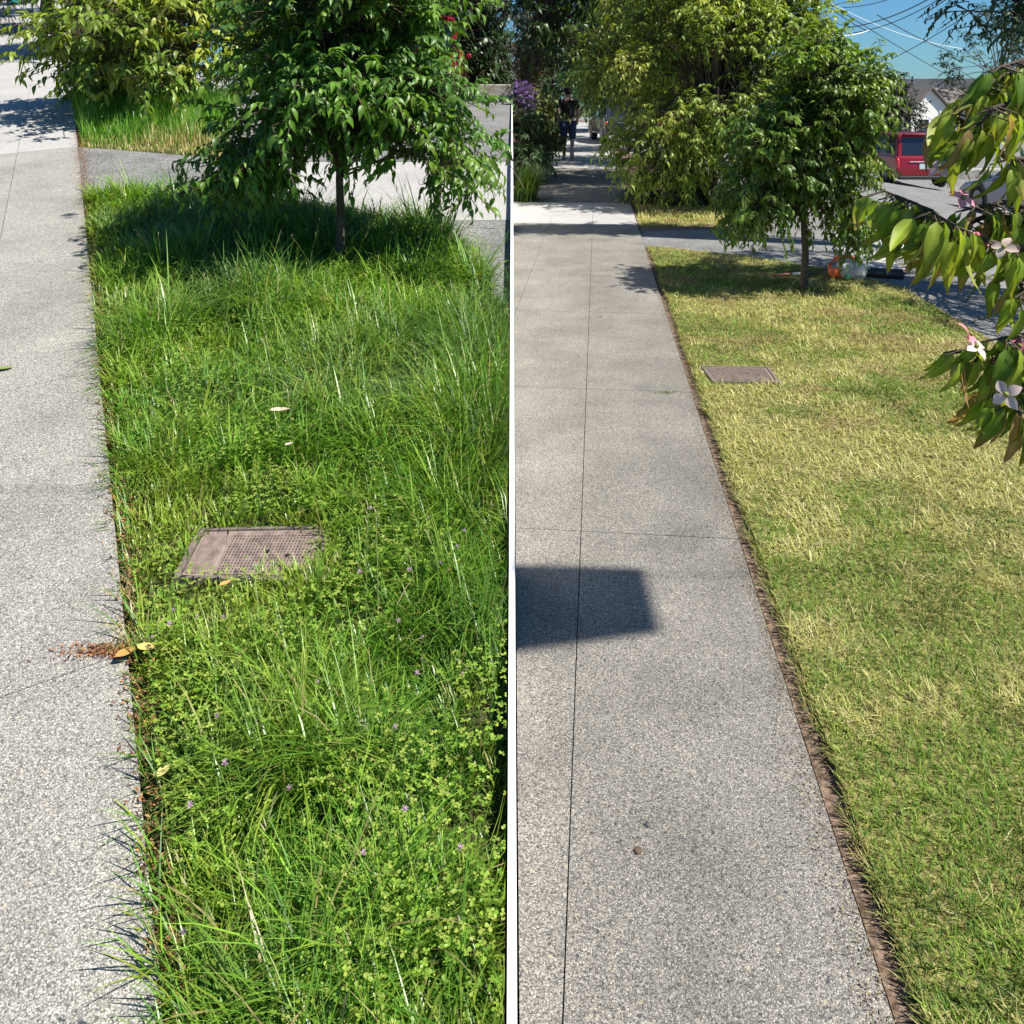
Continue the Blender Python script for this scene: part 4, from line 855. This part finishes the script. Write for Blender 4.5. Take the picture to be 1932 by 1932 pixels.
w_, r_ = MB(), MB(); v = [(-2, 3.0, 0), (9, 3.0, 0), (9, 10, 0), (-2, 10, 0), (-2, 3.0, 2.7), (9, 3.0, 2.7), (9, 10, 2.7), (-2, 10, 2.7)]
w_.add(v, [(0, 1, 5, 4), (1, 2, 6, 5), (2, 3, 7, 6), (3, 0, 4, 7), (4, 5, 6, 7)]); w_.build('wing', M_sidegrey, hs)
r_.add([(-2.4, 2.5, 2.66), (9.4, 2.5, 2.66), (9.4, 6.5, 4.5), (-2.4, 6.5, 4.5), (9.4, 10.5, 2.66), (-2.4, 10.5, 2.66)], [(0, 1, 2, 3), (3, 2, 4, 5)]); r_.f.setdefault(3, []).append(np.array([[0, 3, 5], [1, 4, 2]])); r_.build('wing_roof', M_roof, hs)
for (x, z, ww, hh_, y_) in ((.75, 1.5, .9, 1.3, 0), (-1.25, 1.35, 1.1, 1.1, .6), (4.6, 1.4, 1.2, 1.2, 3.0), (7.2, 1.4, 1.2, 1.2, 3.0)):
    m_ = MB(); m_.addbm(bbox((ww+.24, .1, hh_+.24), (x, y_-.03, z), .01)); wn = m_.build('window', M_white, hs)
    m_ = MB(); m_.addbm(bbox((ww, .06, hh_), (x, y_-.062, z))); m_.build('pane', M_glass, wn)
m_ = MB(); m_.addbm(bbox((.12, .06, 2.9), (2.2, -.04, 1.45))); m_.build('downpipe', M_white, hs)
h2 = empty('house', (33, 82, -2.4), rz=R(-20), label='house with a long dark slate roof behind the white gabled house', cat='house', group='houses')
w_, r_ = MB(), MB(); v = [(0, 0, 0), (16, 0, 0), (16, 8, 0), (0, 8, 0), (0, 0, 3.2), (16, 0, 3.2), (16, 8, 3.2), (0, 8, 3.2)]
w_.add(v, [(0, 1, 5, 4), (1, 2, 6, 5), (2, 3, 7, 6), (3, 0, 4, 7)]); w_.build('wall', M_sidegrey, h2)
r_.add([(-.6, -.6, 3.1), (16.6, -.6, 3.1), (16.6, 4, 5.9), (-.6, 4, 5.9), (16.6, 8.6, 3.1), (-.6, 8.6, 3.1)], [(0, 1, 2, 3), (3, 2, 4, 5)]); r_.f.setdefault(3, []).append(np.array([[0, 3, 5], [1, 4, 2]])); r_.build('roof', M_roof2, h2)
m_ = MB(); m_.addbm(bbox((1.0, .06, 1.2), (3, -.035, 1.7))); m_.build('window', M_glass, h2)
m_ = MB(); m_.addbm(bbox((3, 2, 1.5), (1.6, 5, 5.6))); m_.build('dormer', M_roof, h2)
mb = MB(); mb.addbm(bbox((3.4, .6, .9), (19.2, 34, -1.75), .06)); tag(mb.build('garden_wall', M_stone), 'low stone garden wall between the red car and the blue car', 'wall')
sg = empty('street_sign', (21.6, 44, -1.7), label='small blue sign on a post in front of the white gabled house', cat='sign')
mb = MB(); mb.addbm(cyl((0, 0, 0), (0, 0, 1.55), .03)); mb.build('post', M_rim, sg)
mb = MB(); mb.addbm(bbox((.6, .03, .2), (0, -.04, 1.45), .008)); mb.build('panel', mat('blue_sign', (.03, .16, .5), .4), sg)
for i, (px, m_, lb) in enumerate([(27, M_teal, 'teal wheeled bin at the top left beside the pavement'), (42, M_navy, 'navy blue wheeled bin next to the teal bin')]):
    p = PL(px, 10-i*3); bn = empty('wheeled_bin', p, label=lb, cat='bin', group='wheeled bins')
    bm = bbox((.26, .5, .95), (0, 0, .53), 0)
    for v_ in bm.verts:
        if v_.co.z < .3: v_.co.x *= .8; v_.co.y *= .8
    bmesh.ops.bevel(bm, geom=bm.edges[:], offset=.02, segments=2, affect='EDGES', profile=.5)
    mb = MB(); mb.addbm(bm); mb.build('body', m_, bn)
    mb = MB(); mb.addbm(bbox((.3, .56, .05), (0, 0, 1.035), .02)); mb.build('lid', m_, bn)
    for s in (-1, 1): mb = MB(); mb.addbm(cyl((s*.12-.02, .2, .09), (s*.12+.02, .2, .09), .09, seg=16)); mb.build('wheel', M_black, bn)

# ------------------------------------------------------------------ pole, cables
p = PX(1540, 45, 36)
pl_ = empty('utility_pole', (p.x, 36, -1.2), label='wooden utility pole rising behind the broad bushy tree', cat='utility pole')
mb = MB(); mb.addbm(cyl((0, 0, 0), (0, 0, 9.5), .14, .1, 14)); mb.build('shaft', M_pole, pl_, smooth=True)
mb = MB(); mb.addbm(bbox((2.2, .1, .12), (0, -.13, 8.8))); mb.build('crossarm', M_pole, pl_)
for s in (-.9, -.4, .4, .9): mb = MB(); mb.addbm(cyl((s, -.13, 8.86), (s, -.13, 9.0), .04, .03, 10)); mb.build('insulator', M_chrome, pl_)
def cable(a, b_, sag, r_, m, label):
    a, b_ = Vector(a), Vector(b_); t = np.linspace(0, 1, 24); pts = np.array([a*(1-k)+b_*k for k in t]); pts[:, 2] -= sag*4*t*(1-t)
    mb = MB(); tube(pts-np.array(a), np.full(24, r_), 5, mb); o = mb.build('overhead_cable', m, smooth=True); o.location = a; return tag(o, label, 'cable', 'overhead cables')
top = lambda dx, z: (p.x+dx, 36, z)
cables = [((1558, 3, 36), (1830, 165, 60), .1, .02, M_cable, 'thin cable slanting down from the pole towards the house roof'), ((1600, 52, 30), (1760, -6, 26), .15, .018, M_cable, 'cable rising to the right across the sky'),
    ((1610, 62, 30), (1785, -10, 27), .2, .015, M_cable, 'lower rising cable across the sky'), ((1560, 2, 36), (1815, 92, 40), .3, .013, M_white, 'pale thick cable slanting down to the right'),
    ((1655, 28, 34), (1800, 100, 40), .1, .02, M_cable, 'short dark cable crossing below the pale cable'), ((1680, 112, 34), (1850, 10, 30), .1, .015, M_cable, 'thin cable crossing upwards near the right tree'),
    ((1555, 5, 36), (1640, 60, 34), .1, .018, M_cable, 'cable beside the pole falling behind the tree crown'), ((1570, 68, 20), (1640, 57, 22), .05, .012, M_white, 'pale cable over the bushy tree top'), ((1590, 14, 36), (1690, -6, 33), .1, .015, M_cable, 'upper cable leaving the pole')]
for (a, b_, sg_, r_, m, lb) in cables: cable(PX(*a), PX(*b_), sg_, r_, m, lb)

# ------------------------------------------------------------------ walker
def skin(name, joints, edges, rad, m, parent, lv=2):
    me = bpy.data.meshes.new(name); me.from_pydata([tuple(j) for j in joints], edges, []); o = bpy.data.objects.new(name, me); COL.objects.link(o)
    md = o.modifiers.new('s', 'SKIN'); ss = o.modifiers.new('u', 'SUBSURF'); ss.levels = lv; ss.render_levels = lv
    for i, r_ in enumerate(rad):
        sv = me.skin_vertices[0].data[i]; sv.radius = (r_, r_) if np.isscalar(r_) else r_; sv.use_root = (i == 0)
    dg_ = bpy.context.evaluated_depsgraph_get(); nm = bpy.data.meshes.new_from_object(o.evaluated_get(dg_)); nm.name = name
    o.modifiers.clear(); o.data = nm; nm.materials.clear(); nm.materials.append(m)
    for pp in nm.polygons: pp.use_smooth = True
    o.parent = parent; return o
pp = PR(1072, 302); wk = empty('person', (pp.x, pp.y, 0), rz=R(-4), label='person in black t-shirt and dark blue shorts walking away along the shaded pavement', cat='person')
J = [(0, 0, .95), (0, .01, 1.12), (0, .02, 1.3), (0, .02, 1.43), (0, .03, 1.5), (0, .05, 1.6), (0, .05, 1.7),
     (-.17, .02, 1.42), (-.235, -.05, 1.15), (-.215, .05, .93), (-.2, .09, .84), (.17, .02, 1.42), (.24, .06, 1.16), (.22, .2, .97), (.205, .26, .9),
     (-.1, .0, .9), (-.105, .1, .52), (-.1, -.04, .12), (-.1, -.06, .05), (-.1, .08, .03), (.1, 0, .9), (.1, .03, .5), (.09, -.28, .22), (.09, -.34, .16), (.09, -.27, .07)]
E = [(0, 1), (1, 2), (2, 3), (3, 4), (4, 5), (5, 6), (3, 7), (7, 8), (8, 9), (9, 10), (3, 11), (11, 12), (12, 13), (13, 14), (0, 15), (15, 16), (16, 17), (17, 18), (18, 19), (0, 20), (20, 21), (21, 22), (22, 23), (23, 24)]
RD = [(.15, .11), (.135, .1), (.16, .11), (.12, .08), .055, .085, .075, .06, .045, .036, .04, .06, .045, .036, .04, .095, .06, .038, .045, .035, .095, .06, .038, .045, .035]
skin('body', J, E, RD, M_skin, wk)
skin('hair', [(0, .0, 1.56), (0, .01, 1.64), (0, .02, 1.7), (0, .03, 1.745)], [(0, 1), (1, 2), (2, 3)], [.075, .115, .12, .09], M_hair, wk)
skin('tshirt', [(0, 0, .93), (0, .01, 1.12), (0, .02, 1.3), (0, .02, 1.44), (-.18, .02, 1.41), (-.225, -.02, 1.22), (.18, .02, 1.41), (.228, .04, 1.22)], [(0, 1), (1, 2), (2, 3), (3, 4), (4, 5), (3, 6), (6, 7)], [(.185, .14), (.17, .13), (.185, .14), (.13, .1), .085, .075, .085, .075], M_shirt, wk)
skin('shorts', [(0, 0, .95), (-.1, .01, .86), (-.105, .08, .6), (-.105, .1, .5), (.1, 0, .86), (.1, .02, .6), (.1, .03, .48)], [(0, 1), (1, 2), (2, 3), (0, 4), (4, 5), (5, 6)], [(.17, .13), .12, .095, .092, .12, .095, .092], M_jean, wk)
for s, q, z, rx in ((-.1, .0, .045, 0), (.09, -.3, .12, R(-65))):
    bm = bbox((.1, .27, .085), (0, 0, 0), .035, Matrix.Rotation(rx, 3, 'X'), 3); mb = MB(); mb.addbm(bm); o = mb.build('shoe', M_shoe, wk, smooth=True); o.location = (s, q+.02, z)

# ------------------------------------------------------------------ unseen board added on a cable to cast the shadow on the right pavement
brd = empty('hanging_board', (2.950, 1.206, 4.40), label='weathered wooden board hanging from an overhead cable above the lawn', cat='board')
mb = MB(); prism([(-.3, .19, .02), (-.3, -.27, .02), (.0, -.17, .02), (.26, -.15, .02), (.26, .16, .02)], .03, mb); mb.add([(-.3, .19, -.012), (-.3, -.27, -.012), (.26, -.15, -.012), (.26, .16, -.012)], [(3, 2, 1, 0)]); mb.build('panel', M_wood, brd)
mb = MB(); tube([(-.2, 0, .015), (-.2, 0, .45)], [.003, .003], 5, mb); tube([(.2, 0, .015), (.2, 0, .45)], [.003, .003], 5, mb); mb.build('cord', M_cable, brd)
cable((2.950-4, 1.206, 4.86), (2.950+7, 1.206, 4.86), .02, .004, M_cable, 'thin cable high above the pavement carrying a board')
